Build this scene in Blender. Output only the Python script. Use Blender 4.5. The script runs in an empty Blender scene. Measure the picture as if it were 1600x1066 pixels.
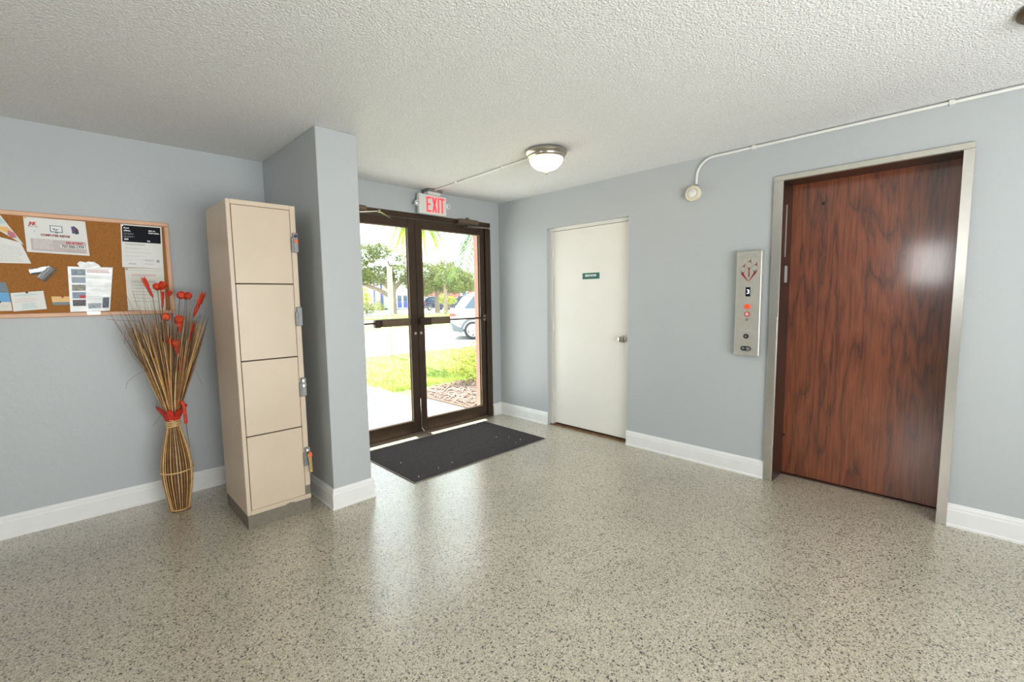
import bpy, math, random
from mathutils import Vector, Matrix
random.seed(7)
S = bpy.context.scene
COL = S.collection
PI = math.pi

# ------------------------------------------------------------------ camera
A, B, H = 3.616, 3.925, 2.417          # right wall plane x, door wall plane y, ceiling height
cd = bpy.data.cameras.new('camera'); cam = bpy.data.objects.new('camera', cd); COL.objects.link(cam)
cd.sensor_width = 36.0; cd.lens = 719.0 / 1600 * 36; cd.clip_start = 0.05; cd.clip_end = 400
yaw, pitch, roll = .7698, -.0953, -.0141
fw = Vector((math.sin(yaw) * math.cos(pitch), math.cos(yaw) * math.cos(pitch), math.sin(pitch)))
r0 = Vector((math.cos(yaw), -math.sin(yaw), 0)); u0 = r0.cross(fw)
rr = r0 * math.cos(roll) + u0 * math.sin(roll); uu = -r0 * math.sin(roll) + u0 * math.cos(roll)
cam.matrix_world = Matrix(((rr.x, uu.x, -fw.x, 0), (rr.y, uu.y, -fw.y, 0), (rr.z, uu.z, -fw.z, 1.365), (0, 0, 0, 1)))
S.camera = cam

# ------------------------------------------------------------------ light
S.view_settings.view_transform = 'Standard'; S.view_settings.look = 'None'
S.view_settings.gamma = 1.0; S.view_settings.use_curve_mapping = False
S.view_settings.exposure = 0.07
S.cycles.caustics_reflective = False; S.cycles.caustics_refractive = False
S.cycles.sample_clamp_indirect = 6.0
S.cycles.max_bounces = 10; S.cycles.diffuse_bounces = 6; S.cycles.transparent_max_bounces = 16
W = bpy.data.worlds.new('sky'); S.world = W; W.use_nodes = True
bg = W.node_tree.nodes['Background']; bg.inputs[0].default_value = (.86, .94, 1.0, 1); bg.inputs[1].default_value = 4.0


def lamp(name, kind, loc, energy, color, size=None, size_y=None, aim=None, spread=None):
    l = bpy.data.lights.new(name, kind); l.energy = energy; l.color = color
    if kind == 'AREA':
        l.shape = 'RECTANGLE'; l.size = size; l.size_y = size_y
        if spread: l.spread = spread
    elif kind == 'SUN':
        l.angle = size
    else:
        l.shadow_soft_size = size
    o = bpy.data.objects.new(name, l); COL.objects.link(o); o.location = loc
    if aim is not None:
        o.rotation_euler = Vector(aim).to_track_quat('-Z', 'Y').to_euler()
    return o


lamp('sun', 'SUN', (6, 20, 30), 22.0, (1, .96, .88), math.radians(.6), aim=(-.09, -.45, -1.0))
# added fill lights behind the camera, standing in two made-up windows
lamp('rear_fill_light', 'AREA', (.60, -2.52, .92), 190, (1, .99, .975), 3.3, 1.55, aim=(-.12, .9, 1.0))  # added uplight, tilted so the ceiling bounces fill into the room
lamp('left_fill_light', 'AREA', (-4.42, .83, 1.90), 16, (1, .98, .95), .56, .74, aim=(1, 0, 0))  # added for the bright blob reflected in the elevator door


# ------------------------------------------------------------------ materials
def mat(name):
    m = bpy.data.materials.new(name); m.use_nodes = True
    nt = m.node_tree
    return m, nt, nt.nodes, nt.links, nt.nodes['Principled BSDF']


def simple(name, col, rough=.5, metal=0.0, spec=.5, emit=None, es=0, coat=0, vary=.06, vscale=12.0, bump=0, bscale=60, bdist=.001):
    m, nt, N, L, P = mat(name)
    P.inputs['Roughness'].default_value = rough; P.inputs['Metallic'].default_value = metal
    P.inputs['Specular IOR Level'].default_value = spec
    P.inputs['Coat Weight'].default_value = coat
    tc = N.new('ShaderNodeTexCoord')
    if vary:
        n = N.new('ShaderNodeTexNoise'); n.inputs['Scale'].default_value = vscale; n.inputs['Detail'].default_value = 4
        r = N.new('ShaderNodeValToRGB')
        r.color_ramp.elements[0].position = .3; r.color_ramp.elements[1].position = .7
        r.color_ramp.elements[0].color = tuple(c * (1 - vary) for c in col) + (1,)
        r.color_ramp.elements[1].color = tuple(min(1, c * (1 + vary)) for c in col) + (1,)
        L.new(tc.outputs['Object'], n.inputs['Vector']); L.new(n.outputs['Fac'], r.inputs['Fac'])
        L.new(r.outputs['Color'], P.inputs['Base Color'])
    else:
        P.inputs['Base Color'].default_value = tuple(col) + (1,)
    if emit:
        P.inputs['Emission Color'].default_value = tuple(emit) + (1,); P.inputs['Emission Strength'].default_value = es
    if bump:
        n2 = N.new('ShaderNodeTexNoise'); n2.inputs['Scale'].default_value = bscale; n2.inputs['Detail'].default_value = 5
        b = N.new('ShaderNodeBump'); b.inputs['Strength'].default_value = bump; b.inputs['Distance'].default_value = bdist
        L.new(tc.outputs['Object'], n2.inputs['Vector']); L.new(n2.outputs['Fac'], b.inputs['Height'])
        L.new(b.outputs['Normal'], P.inputs['Normal'])
    return m


def wall_paint():
    m, nt, N, L, P = mat('blue_grey_paint')
    P.inputs['Roughness'].default_value = .42
    tc = N.new('ShaderNodeTexCoord')
    n = N.new('ShaderNodeTexNoise'); n.inputs['Scale'].default_value = 1.5; n.inputs['Detail'].default_value = 5
    r = N.new('ShaderNodeValToRGB')
    r.color_ramp.elements[0].color = (.445, .468, .484, 1); r.color_ramp.elements[1].color = (.47, .492, .508, 1)
    L.new(tc.outputs['Object'], n.inputs['Vector']); L.new(n.outputs['Fac'], r.inputs['Fac']); L.new(r.outputs['Color'], P.inputs['Base Color'])
    n1 = N.new('ShaderNodeTexNoise'); n1.inputs['Scale'].default_value = 34; n1.inputs['Detail'].default_value = 6; n1.inputs['Roughness'].default_value = .55
    n2 = N.new('ShaderNodeTexVoronoi'); n2.inputs['Scale'].default_value = 16
    ra = N.new('ShaderNodeValToRGB'); ra.color_ramp.elements[0].position = .0; ra.color_ramp.elements[1].position = .12
    ra.color_ramp.elements[0].color = (1, 1, 1, 1); ra.color_ramp.elements[1].color = (0, 0, 0, 1)
    ad = N.new('ShaderNodeMath'); ad.operation = 'MULTIPLY_ADD'; ad.inputs[1].default_value = .35
    b = N.new('ShaderNodeBump'); b.inputs['Strength'].default_value = .35; b.inputs['Distance'].default_value = .004
    L.new(tc.outputs['Object'], n1.inputs['Vector']); L.new(tc.outputs['Object'], n2.inputs['Vector'])
    L.new(n2.outputs['Distance'], ra.inputs['Fac']); L.new(ra.outputs['Color'], ad.inputs[0]); L.new(n1.outputs['Fac'], ad.inputs[2])
    L.new(ad.outputs[0], b.inputs['Height']); L.new(b.outputs['Normal'], P.inputs['Normal'])
    return m


def popcorn():
    m, nt, N, L, P = mat('popcorn_ceiling')
    P.inputs['Roughness'].default_value = .9
    tc = N.new('ShaderNodeTexCoord')
    n1 = N.new('ShaderNodeTexNoise'); n1.inputs['Scale'].default_value = 150; n1.inputs['Detail'].default_value = 3
    v = N.new('ShaderNodeTexVoronoi'); v.inputs['Scale'].default_value = 125; v.feature = 'SMOOTH_F1'
    sub = N.new('ShaderNodeMath'); sub.operation = 'SUBTRACT'
    b = N.new('ShaderNodeBump'); b.inputs['Strength'].default_value = .8; b.inputs['Distance'].default_value = .006
    L.new(tc.outputs['Object'], n1.inputs['Vector']); L.new(tc.outputs['Object'], v.inputs['Vector'])
    L.new(n1.outputs['Fac'], sub.inputs[0]); L.new(v.outputs['Distance'], sub.inputs[1])
    L.new(sub.outputs[0], b.inputs['Height']); L.new(b.outputs['Normal'], P.inputs['Normal'])
    r = N.new('ShaderNodeValToRGB'); r.color_ramp.elements[0].position = .1; r.color_ramp.elements[1].position = .5
    r.color_ramp.elements[0].color = (.73, .735, .73, 1); r.color_ramp.elements[1].color = (.905, .905, .90, 1)
    L.new(sub.outputs[0], r.inputs['Fac']); L.new(r.outputs['Color'], P.inputs['Base Color'])
    return m


def terrazzo():
    m, nt, N, L, P = mat('speckled_terrazzo')
    P.inputs['Roughness'].default_value = .30
    P.inputs['Coat Weight'].default_value = .7; P.inputs['Coat Roughness'].default_value = .20
    tc = N.new('ShaderNodeTexCoord')
    def vor(scale, seed):
        mp = N.new('ShaderNodeMapping'); mp.inputs['Location'].default_value = (seed, seed * 1.7, seed * .3)
        v = N.new('ShaderNodeTexVoronoi'); v.inputs['Scale'].default_value = scale
        L.new(tc.outputs['Object'], mp.inputs['Vector']); L.new(mp.outputs['Vector'], v.inputs['Vector'])
        sp = N.new('ShaderNodeSeparateColor'); L.new(v.outputs['Color'], sp.inputs[0])
        return sp
    v1 = vor(215, 3.1)
    r1 = N.new('ShaderNodeValToRGB'); e = r1.color_ramp; e.interpolation = 'CONSTANT'
    stops = [(0, (.13, .122, .112)), (.05, (.27, .24, .195)), (.14, (.43, .385, .305)), (.28, (.53, .49, .405)), (.52, (.60, .56, .475)), (.78, (.67, .63, .55)), (.93, (.76, .73, .67))]
    e.elements[0].color = stops[0][1] + (1,); e.elements[1].position = stops[1][0]; e.elements[1].color = stops[1][1] + (1,)
    for p, c in stops[2:]:
        el = e.elements.new(p); el.color = c + (1,)
    L.new(v1.outputs[0], r1.inputs['Fac'])
    v2 = vor(150, 9.4)
    r2 = N.new('ShaderNodeValToRGB'); r2.color_ramp.interpolation = 'CONSTANT'
    r2.color_ramp.elements[0].color = (1, 1, 1, 1); r2.color_ramp.elements[1].position = .045; r2.color_ramp.elements[1].color = (0, 0, 0, 1)
    L.new(v2.outputs[1], r2.inputs['Fac'])
    mx = N.new('ShaderNodeMix'); mx.data_type = 'RGBA'
    L.new(r2.outputs['Color'], mx.inputs['Factor']); L.new(r1.outputs['Color'], mx.inputs['A']); mx.inputs['B'].default_value = (.085, .088, .10, 1)
    n = N.new('ShaderNodeTexNoise'); n.inputs['Scale'].default_value = 2.2; n.inputs['Detail'].default_value = 5
    L.new(tc.outputs['Object'], n.inputs['Vector'])
    rr_ = N.new('ShaderNodeValToRGB'); rr_.color_ramp.elements[0].position = .3; rr_.color_ramp.elements[1].position = .7
    rr_.color_ramp.elements[0].color = (.86, .84, .785, 1); rr_.color_ramp.elements[1].color = (1.0, .965, .895, 1)
    L.new(n.outputs['Fac'], rr_.inputs['Fac'])
    mu = N.new('ShaderNodeMix'); mu.data_type = 'RGBA'; mu.blend_type = 'MULTIPLY'; mu.inputs['Factor'].default_value = 1
    L.new(mx.outputs['Result'], mu.inputs['A']); L.new(rr_.outputs['Color'], mu.inputs['B'])
    L.new(mu.outputs['Result'], P.inputs['Base Color'])
    b = N.new('ShaderNodeBump'); b.inputs['Strength'].default_value = .08; b.inputs['Distance'].default_value = .002
    L.new(v1.outputs[1], b.inputs['Height']); L.new(b.outputs['Normal'], P.inputs['Normal'])
    return m


def rosewood():
    m, nt, N, L, P = mat('rosewood_laminate')
    P.inputs['Roughness'].default_value = .30
    P.inputs['Coat Weight'].default_value = .9; P.inputs['Coat Roughness'].default_value = .11
    tc = N.new('ShaderNodeTexCoord')
    mp = N.new('ShaderNodeMapping'); mp.inputs['Scale'].default_value = (1, 1.0, .16)
    L.new(tc.outputs['Object'], mp.inputs['Vector'])
    n0 = N.new('ShaderNodeTexNoise'); n0.inputs['Scale'].default_value = 3.2; n0.inputs['Detail'].default_value = 6; n0.inputs['Roughness'].default_value = .55; n0.inputs['Distortion'].default_value = .25
    L.new(mp.outputs['Vector'], n0.inputs['Vector'])
    # contour lines of the stretched noise read as cathedral grain
    mul = N.new('ShaderNodeMath'); mul.operation = 'MULTIPLY'; mul.inputs[1].default_value = 9
    fr = N.new('ShaderNodeMath'); fr.operation = 'FRACT'
    L.new(n0.outputs['Fac'], mul.inputs[0]); L.new(mul.outputs[0], fr.inputs[0])
    r = N.new('ShaderNodeValToRGB'); e = r.color_ramp
    e.elements[0].position = 0; e.elements[0].color = (.085, .028, .017, 1)
    e.elements[1].position = .10; e.elements[1].color = (.165, .044, .019, 1)
    el = e.elements.new(.5); el.color = (.235, .068, .028, 1)
    el = e.elements.new(.86); el.color = (.195, .053, .022, 1)
    el = e.elements.new(1.0); el.color = (.11, .034, .018, 1)
    L.new(fr.outputs[0], r.inputs['Fac'])
    mp2 = N.new('ShaderNodeMapping'); mp2.inputs['Scale'].default_value = (1, 1, .05)
    n2 = N.new('ShaderNodeTexNoise'); n2.inputs['Scale'].default_value = 75; n2.inputs['Detail'].default_value = 3
    L.new(tc.outputs['Object'], mp2.inputs['Vector']); L.new(mp2.outputs['Vector'], n2.inputs['Vector'])
    r2 = N.new('ShaderNodeValToRGB'); r2.color_ramp.elements[0].position = .34; r2.color_ramp.elements[1].position = .56
    r2.color_ramp.elements[0].color = (.62, .56, .54, 1); r2.color_ramp.elements[1].color = (1.05, 1.05, 1.05, 1)
    L.new(n2.outputs['Fac'], r2.inputs['Fac'])
    mu = N.new('ShaderNodeMix'); mu.data_type = 'RGBA'; mu.blend_type = 'MULTIPLY'; mu.inputs['Factor'].default_value = .85
    L.new(r.outputs['Color'], mu.inputs['A']); L.new(r2.outputs['Color'], mu.inputs['B'])
    L.new(mu.outputs['Result'], P.inputs['Base Color'])
    return m


def glass():
    m, nt, N, L, P = mat('clear_glass')
    N.remove(P)
    t = N.new('ShaderNodeBsdfTransparent'); t.inputs[0].default_value = (.95, .97, .96, 1)
    g = N.new('ShaderNodeBsdfGlossy'); g.inputs['Roughness'].default_value = .02
    lw = N.new('ShaderNodeLayerWeight'); lw.inputs[0].default_value = .5
    pw = N.new('ShaderNodeMath'); pw.operation = 'POWER'; pw.inputs[1].default_value = 5
    f = N.new('ShaderNodeMath'); f.operation = 'MULTIPLY_ADD'; f.inputs[1].default_value = .9; f.inputs[2].default_value = .04
    L.new(lw.outputs['Facing'], pw.inputs[0]); L.new(pw.outputs[0], f.inputs[0])
    mx = N.new('ShaderNodeMixShader')
    L.new(f.outputs[0], mx.inputs[0]); L.new(t.outputs[0], mx.inputs[1]); L.new(g.outputs[0], mx.inputs[2])
    L.new(mx.outputs[0], N['Material Output'].inputs[0])
    return m


def speckle(name, cols, scale, rough=.9, bump=.0, bdist=.004):
    m, nt, N, L, P = mat(name)
    P.inputs['Roughness'].default_value = rough; P.inputs['Specular IOR Level'].default_value = .2
    tc = N.new('ShaderNodeTexCoord'); n = N.new('ShaderNodeTexNoise'); n.inputs['Scale'].default_value = scale; n.inputs['Detail'].default_value = 6; n.inputs['Roughness'].default_value = .7
    r = N.new('ShaderNodeValToRGB'); e = r.color_ramp
    e.elements[0].position = .3; e.elements[0].color = cols[0] + (1,); e.elements[1].position = .7; e.elements[1].color = cols[-1] + (1,)
    for i, c in enumerate(cols[1:-1]):
        el = e.elements.new(.3 + .4 * (i + 1) / (len(cols) - 1)); el.color = c + (1,)
    L.new(tc.outputs['Object'], n.inputs['Vector']); L.new(n.outputs['Fac'], r.inputs['Fac']); L.new(r.outputs['Color'], P.inputs['Base Color'])
    if bump:
        b = N.new('ShaderNodeBump'); b.inputs['Strength'].default_value = bump; b.inputs['Distance'].default_value = bdist
        L.new(n.outputs['Fac'], b.inputs['Height']); L.new(b.outputs['Normal'], P.inputs['Normal'])
    return m


def leafmat(name, c0, c1, scale=3.0, trans=.35):
    m, nt, N, L, P = mat(name)
    P.inputs['Roughness'].default_value = .6; P.inputs['Specular IOR Level'].default_value = .3
    tc = N.new('ShaderNodeTexCoord'); n = N.new('ShaderNodeTexNoise'); n.inputs['Scale'].default_value = scale
    r = N.new('ShaderNodeValToRGB'); r.color_ramp.elements[0].position = .35; r.color_ramp.elements[1].position = .65
    r.color_ramp.elements[0].color = c0 + (1,); r.color_ramp.elements[1].color = c1 + (1,)
    L.new(tc.outputs['Object'], n.inputs['Vector']); L.new(n.outputs['Fac'], r.inputs['Fac']); L.new(r.outputs['Color'], P.inputs['Base Color'])
    t = N.new('ShaderNodeBsdfTranslucent'); L.new(r.outputs['Color'], t.inputs[0])
    mx = N.new('ShaderNodeMixShader'); mx.inputs[0].default_value = trans
    L.new(P.outputs[0], mx.inputs[1]); L.new(t.outputs[0], mx.inputs[2]); L.new(mx.outputs[0], N['Material Output'].inputs[0])
    return m


def lamp_glass(name, hot, rim):
    m, nt, N, L, P = mat(name)
    P.inputs['Base Color'].default_value = (.9, .82, .68, 1); P.inputs['Roughness'].default_value = .3
    tc = N.new('ShaderNodeTexCoord'); sp = N.new('ShaderNodeSeparateXYZ'); L.new(tc.outputs['Generated'], sp.inputs[0])
    r = N.new('ShaderNodeValToRGB'); e = r.color_ramp
    e.elements[0].position = .15; e.elements[0].color = (1, .72, .42, 1); e.elements[1].position = .95; e.elements[1].color = (.60, .42, .22, 1)
    L.new(sp.outputs['Z'], r.inputs['Fac']); L.new(r.outputs['Color'], P.inputs['Emission Color'])
    mr = N.new('ShaderNodeMapRange'); mr.inputs['From Min'].default_value = .1; mr.inputs['From Max'].default_value = 1.0
    mr.inputs['To Min'].default_value = hot; mr.inputs['To Max'].default_value = rim
    L.new(sp.outputs['Z'], mr.inputs['Value']); L.new(mr.outputs[0], P.inputs['Emission Strength'])
    return m


M = dict(
    wall=wall_paint(), ceil=popcorn(), floor=terrazzo(), wood=rosewood(), glass=glass(),
    trim=simple('white_trim_paint', (.80, .80, .79), .35, vary=.02),
    door=simple('white_door_paint', (.80, .775, .72), .4, vary=.02, vscale=3),
    steel=simple('brushed_steel', (.68, .655, .61), .27, .95, vary=.05, vscale=40),
    steel_warm=simple('warm_brushed_steel', (.62, .60, .535), .40, .75, vary=.04, vscale=30),
    steel_dark=simple('bronze_tinted_steel', (.20, .155, .13), .34, 1, vary=.05, vscale=30),
    bronze=simple('dark_bronze_aluminium', (.062, .038, .025), .38, .5, vary=.12, vscale=9),
    bronze_lt=simple('worn_bronze_aluminium', (.17, .12, .08), .4, .6, vary=.15, vscale=14),
    black=simple('black_rubber', (.012, .012, .013), .6, vary=0),
    locker=simple('beige_locker_enamel', (.60, .49, .375), .38, vary=.035, vscale=4),
    locker_gap=simple('dark_gap', (.06, .05, .04), .8, vary=0),
    base=speckle('scuffed_grey_base', [(.17, .15, .12), (.23, .205, .165)], 40),
    latch=simple('dull_grey_metal', (.25, .25, .245), .5, .5, vary=.15, vscale=60),
    chrome=simple('chrome', (.75, .75, .75), .15, 1, vary=0),
    brass=simple('old_brass', (.42, .30, .12), .4, .9, vary=.2, vscale=40),
    nickel=simple('satin_nickel', (.52, .48, .42), .28, 1, vary=.05),
    red=simple('red_plastic', (.62, .035, .02), .4, vary=0),
    orange_tag=simple('orange_tag', (.80, .14, .03), .4, vary=0),
    reed_a=simple('tan_reed', (.62, .37, .14), .55, vary=.2, vscale=30),
    reed_b=simple('brown_reed', (.33, .16, .052), .6, vary=.25, vscale=30),
    reed_c=simple('pale_reed', (.72, .48, .22), .55, vary=.2, vscale=30),
    reed_d=simple('dark_reed', (.10, .05, .022), .7, vary=.2, vscale=30),
    pod=simple('red_orange_pod', (.58, .042, .016), .6, vary=.25, vscale=45, bump=.3, bscale=150),
    pod_in=simple('orange_pod_inside', (.68, .09, .025), .6, vary=.25, vscale=45),
    collar=simple('red_collar_paper', (.52, .030, .016), .55, vary=.3, vscale=30),
    twig=simple('dark_twig', (.20, .13, .075), .8, vary=.2),
    cork=speckle('cork', [(.27, .105, .026), (.37, .155, .042), (.43, .195, .06)], 160, bump=.3),
    oak=simple('pale_oak_frame', (.72, .42, .27), .45, vary=.08, vscale=8),
    paper=simple('white_paper', (.78, .78, .75), .5, vary=.02),
    paper_c=simple('cream_paper', (.74, .73, .66), .5, vary=.03),
    sleeve=simple('glossy_white_sleeve', (.80, .80, .79), .12, coat=.8, vary=.03, bump=.3, bscale=18, bdist=.004),
    tape=simple('clear_glossy_tape', (.88, .88, .88), .1, coat=1, vary=.05, bump=.5, bscale=50, bdist=.004),
    ink=simple('black_ink', (.022, .024, .030), .5, vary=0),
    ink_b=simple('glossy_black_ink', (.010, .012, .018), .7, spec=.15, vary=0),
    ink_g=simple('grey_ink', (.36, .36, .36), .6, vary=0),
    ink_lg=simple('light_grey_ink', (.55, .55, .54), .6, vary=0),
    ink_r=simple('red_ink', (.55, .025, .03), .5, vary=0),
    ink_m=simple('maroon_ink', (.24, .012, .03), .5, vary=0),
    ink_pk=simple('pink_ink', (.72, .50, .49), .6, vary=0),
    ink_w=simple('white_ink', (.82, .82, .82), .5, vary=0),
    mauve=simple('mauve_grey_print', (.58, .50, .49), .6, vary=.03),
    blue=simple('blue_card_print', (.10, .36, .66), .45, vary=.05),
    navy=simple('navy_print', (.02, .03, .22), .4, vary=.2, vscale=80),
    teal=simple('pale_teal_print', (.50, .66, .68), .5, vary=.05),
    slate=simple('slate_print', (.16, .22, .26), .5, vary=.05),
    yellow=simple('amber_card', (.82, .50, .17), .45, vary=.05),
    green_sign=simple('green_sign_plastic', (.008, .115, .085), .35, vary=0),
    cream=simple('cream_plastic', (.74, .68, .54), .4, vary=.02),
    white_pl=simple('white_plastic', (.76, .76, .73), .4, vary=.02),
    exit_face=simple('exit_sign_face', (.72, .73, .70), .4, vary=.02),
    exit_red=simple('lit_red_letters', (.7, .05, .06), .4, vary=0, emit=(1, .06, .08), es=.75),
    btn_red=simple('lit_red_button', (.7, .04, .02), .3, vary=0, emit=(1, .08, .03), es=.5),
    screen=simple('dark_screen', (.006, .008, .02), .12, vary=0),
    digit=simple('lit_digit', (.8, .85, .9), .4, vary=0, emit=(.8, .9, 1), es=.8),
    pipe=simple('white_painted_conduit', (.78, .77, .74), .35, vary=.02),
    pipe_wall=simple('wall_painted_conduit', (.50, .53, .55), .4, vary=.02),
    mat_=speckle('charcoal_mat_pile', [(.018, .016, .018), (.050, .042, .042), (.10, .085, .082)], 130, bump=.8, bdist=.006),
    mat_edge=simple('mat_rubber_edge', (.20, .18, .175), .6, vary=.05),
    threshold=simple('aluminium_threshold', (.34, .27, .20), .45, .6, vary=.15, vscale=20),
    sill=speckle('rusty_sill', [(.10, .055, .03), (.30, .17, .09)], 30),
    # outdoors
    concrete=speckle('pale_concrete', [(.52, .50, .47), (.60, .58, .55)], 6),
    asphalt=speckle('sunbleached_asphalt', [(.36, .36, .36), (.44, .44, .43)], 20),
    soil=speckle('dark_mulch_soil', [(.07, .045, .035), (.17, .12, .10)], 25, bump=.5, bdist=.02),
    chip=speckle('mulch_chip', [(.13, .085, .07), (.34, .25, .21)], 4),
    lawn=speckle('lawn_green', [(.16, .24, .045), (.27, .34, .075), (.36, .40, .12)], 9),
    blade=leafmat('grass_blade', (.18, .29, .04), (.36, .43, .10), 1.5),
    shrub=leafmat('lime_shrub_leaf', (.20, .28, .03), (.46, .46, .09), 6),
    oakleaf=leafmat('oak_leaf', (.085, .12, .035), (.20, .235, .085), .7),
    oakleaf2=leafmat('pale_oak_leaf', (.12, .15, .05), (.26, .29, .11), .7),
    palm=leafmat('palm_leaf', (.06, .13, .05), (.16, .25, .07), 3),
    palm_y=leafmat('yellow_green_palm_leaf', (.18, .27, .03), (.36, .42, .05), 3),  # yellower leaf colour of the second palm
    bark=speckle('oak_bark', [(.22, .17, .13), (.36, .29, .23)], 8),
    carpaint=simple('white_car_paint', (.82, .82, .82), .2, coat=.6, vary=0),
    carpaint_d=simple('dark_blue_car_paint', (.03, .04, .09), .25, coat=.6, vary=0),
    clad=simple('grey_plastic_cladding', (.13, .15, .165), .6, vary=.05),
    carglass=simple('tinted_car_glass', (.07, .11, .16), .08, vary=0, spec=.8),
    tail=simple('tail_lamp_red', (.55, .09, .09), .2, vary=0),
    tyre=simple('tyre_rubber', (.035, .035, .037), .8, vary=.05),
    alloy=simple('alloy_rim', (.72, .72, .72), .35, .4, vary=.02),
    brick=speckle('salmon_brick', [(.42, .17, .12), (.56, .26, .20)], 14),
    mortar=simple('pale_mortar', (.55, .42, .36), .9, vary=.05),
    stucco=simple('cream_stucco', (.70, .60, .44), .9, vary=.05),
    stucco_w=simple('white_stucco', (.74, .74, .74), .9, vary=.03),
    panel_g=simple('pale_green_panel', (.40, .50, .42), .8, vary=.05),
    bluepaint=simple('blue_paint', (.06, .10, .38), .5, vary=.05),
    farbrick=speckle('far_red_brick', [(.34, .13, .11), (.46, .21, .18)], 2),
    galv=simple('galvanised_post', (.42, .41, .38), .5, .3, vary=.08),
    signface=simple('weathered_sign_back', (.50, .44, .36), .6, vary=.08),
    roof=simple('grey_roof', (.30, .30, .31), .8, vary=.05),
)


# ------------------------------------------------------------------ mesh helpers
class MB:
    def __init__(s): s.v = []; s.f = []; s.mi = []; s.cur = 0
    def add(s, vs, fs):
        o = len(s.v); s.v += [tuple(p) for p in vs]; s.f += [tuple(i + o for i in f) for f in fs]; s.mi += [s.cur] * len(fs); return s
    def box(s, x0, x1, y0, y1, z0, z1):
        return s.add([(x0, y0, z0), (x1, y0, z0), (x1, y1, z0), (x0, y1, z0), (x0, y0, z1), (x1, y0, z1), (x1, y1, z1), (x0, y1, z1)],
                     [(0, 3, 2, 1), (4, 5, 6, 7), (0, 1, 5, 4), (1, 2, 6, 5), (2, 3, 7, 6), (3, 0, 4, 7)])
    def bbox(s, x0, x1, y0, y1, z0, z1, c=.004):
        # chamfered box
        vs = []; ids = {}
        X = (x0, x1); Y = (y0, y1); Z = (z0, z1)
        for i in (0, 1):
            for j in (0, 1):
                for k in (0, 1):
                    sx, sy, sz = (1 if i == 0 else -1), (1 if j == 0 else -1), (1 if k == 0 else -1)
                    p = (X[i], Y[j], Z[k])
                    ids[i, j, k, 0] = len(vs); vs.append((p[0], p[1] + sy * c, p[2] + sz * c))
                    ids[i, j, k, 1] = len(vs); vs.append((p[0] + sx * c, p[1], p[2] + sz * c))
                    ids[i, j, k, 2] = len(vs); vs.append((p[0] + sx * c, p[1] + sy * c, p[2]))
        fs = []
        I = ids
        for i in (0, 1):
            q = [I[i, 0, 0, 0], I[i, 1, 0, 0], I[i, 1, 1, 0], I[i, 0, 1, 0]]; fs.append(q if i else q[::-1])
            q = [I[0, i, 0, 1], I[1, i, 0, 1], I[1, i, 1, 1], I[0, i, 1, 1]]; fs.append(q[::-1] if i else q)
            q = [I[0, 0, i, 2], I[1, 0, i, 2], I[1, 1, i, 2], I[0, 1, i, 2]]; fs.append(q if i else q[::-1])
        cx = Vector(((x0 + x1) / 2, (y0 + y1) / 2, (z0 + z1) / 2))
        def outw(q):
            a, b_, c_ = (Vector(vs[t]) for t in q[:3]); n = (b_ - a).cross(c_ - a)
            m_ = sum((Vector(vs[t]) for t in q), Vector()) / len(q)
            return q if n.dot(m_ - cx) > 0 else q[::-1]
        for i in (0, 1):
            for j in (0, 1):
                fs.append(outw([I[i, j, 0, 0], I[i, j, 1, 0], I[i, j, 1, 1], I[i, j, 0, 1]]))
                fs.append(outw([I[i, 0, j, 0], I[i, 1, j, 0], I[i, 1, j, 2], I[i, 0, j, 2]]))
                fs.append(outw([I[0, i, j, 1], I[1, i, j, 1], I[1, i, j, 2], I[0, i, j, 2]]))
                for k in (0, 1):
                    fs.append(outw([I[i, j, k, 0], I[i, j, k, 1], I[i, j, k, 2]]))
        return s.add(vs, fs)
    def lathe(s, prof, c=(0, 0, 0), n=24, axis='z', cap=True):
        vs = []; fs = []
        for r, h in prof:
            for i in range(n):
                t = 2 * PI * i / n
                x, y = r * math.cos(t), r * math.sin(t)
                p = {'z': (x, y, h), 'x': (h, x, y), 'y': (y, h, x)}[axis]
                vs.append((p[0] + c[0], p[1] + c[1], p[2] + c[2]))
        for k in range(len(prof) - 1):
            for i in range(n):
                j = (i + 1) % n
                fs.append((k * n + i, k * n + j, (k + 1) * n + j, (k + 1) * n + i))
        if cap:
            fs.append(tuple(range(n))[::-1]); m_ = (len(prof) - 1) * n; fs.append(tuple(range(m_, m_ + n)))
        return s.add(vs, fs)
    def tube(s, pts, rad, n=8, cap=True, flat=None):
        pts = [Vector(p) for p in pts]; vs = []; fs = []
        if not isinstance(rad, (list, tuple)): rad = [rad] * len(pts)
        up = None
        for i, p in enumerate(pts):
            d = (pts[min(i + 1, len(pts) - 1)] - pts[max(i - 1, 0)]).normalized()
            if up is None:
                up = Vector((0, 0, 1)) if abs(d.z) < .9 else Vector((1, 0, 0))
            a = d.cross(up).normalized(); b_ = a.cross(d).normalized(); up = b_
            for k in range(n):
                t = 2 * PI * k / n
                vs.append(p + a * (rad[i] * math.cos(t)) + b_ * (rad[i] * math.sin(t) * (flat or 1)))
        for i in range(len(pts) - 1):
            for k in range(n):
                j = (k + 1) % n
                fs.append((i * n + k, (i + 1) * n + k, (i + 1) * n + j, i * n + j))
        if cap:
            fs.append(tuple(range(n))); m_ = (len(pts) - 1) * n; fs.append(tuple(range(m_, m_ + n))[::-1])
        return s.add(vs, fs)
    def prism(s, poly, o, r, u, d):
        # poly (2d) in the plane o + r*x + u*y, extruded along vector d
        o, r, u, d = Vector(o), Vector(r), Vector(u), Vector(d); n = len(poly)
        vs = [o + r * x + u * y for x, y in poly] + [o + r * x + u * y + d for x, y in poly]
        return s.add(vs, [tuple(range(n))[::-1], tuple(range(n, 2 * n))] + [(i, (i + 1) % n, n + (i + 1) % n, n + i) for i in range(n)])
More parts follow.
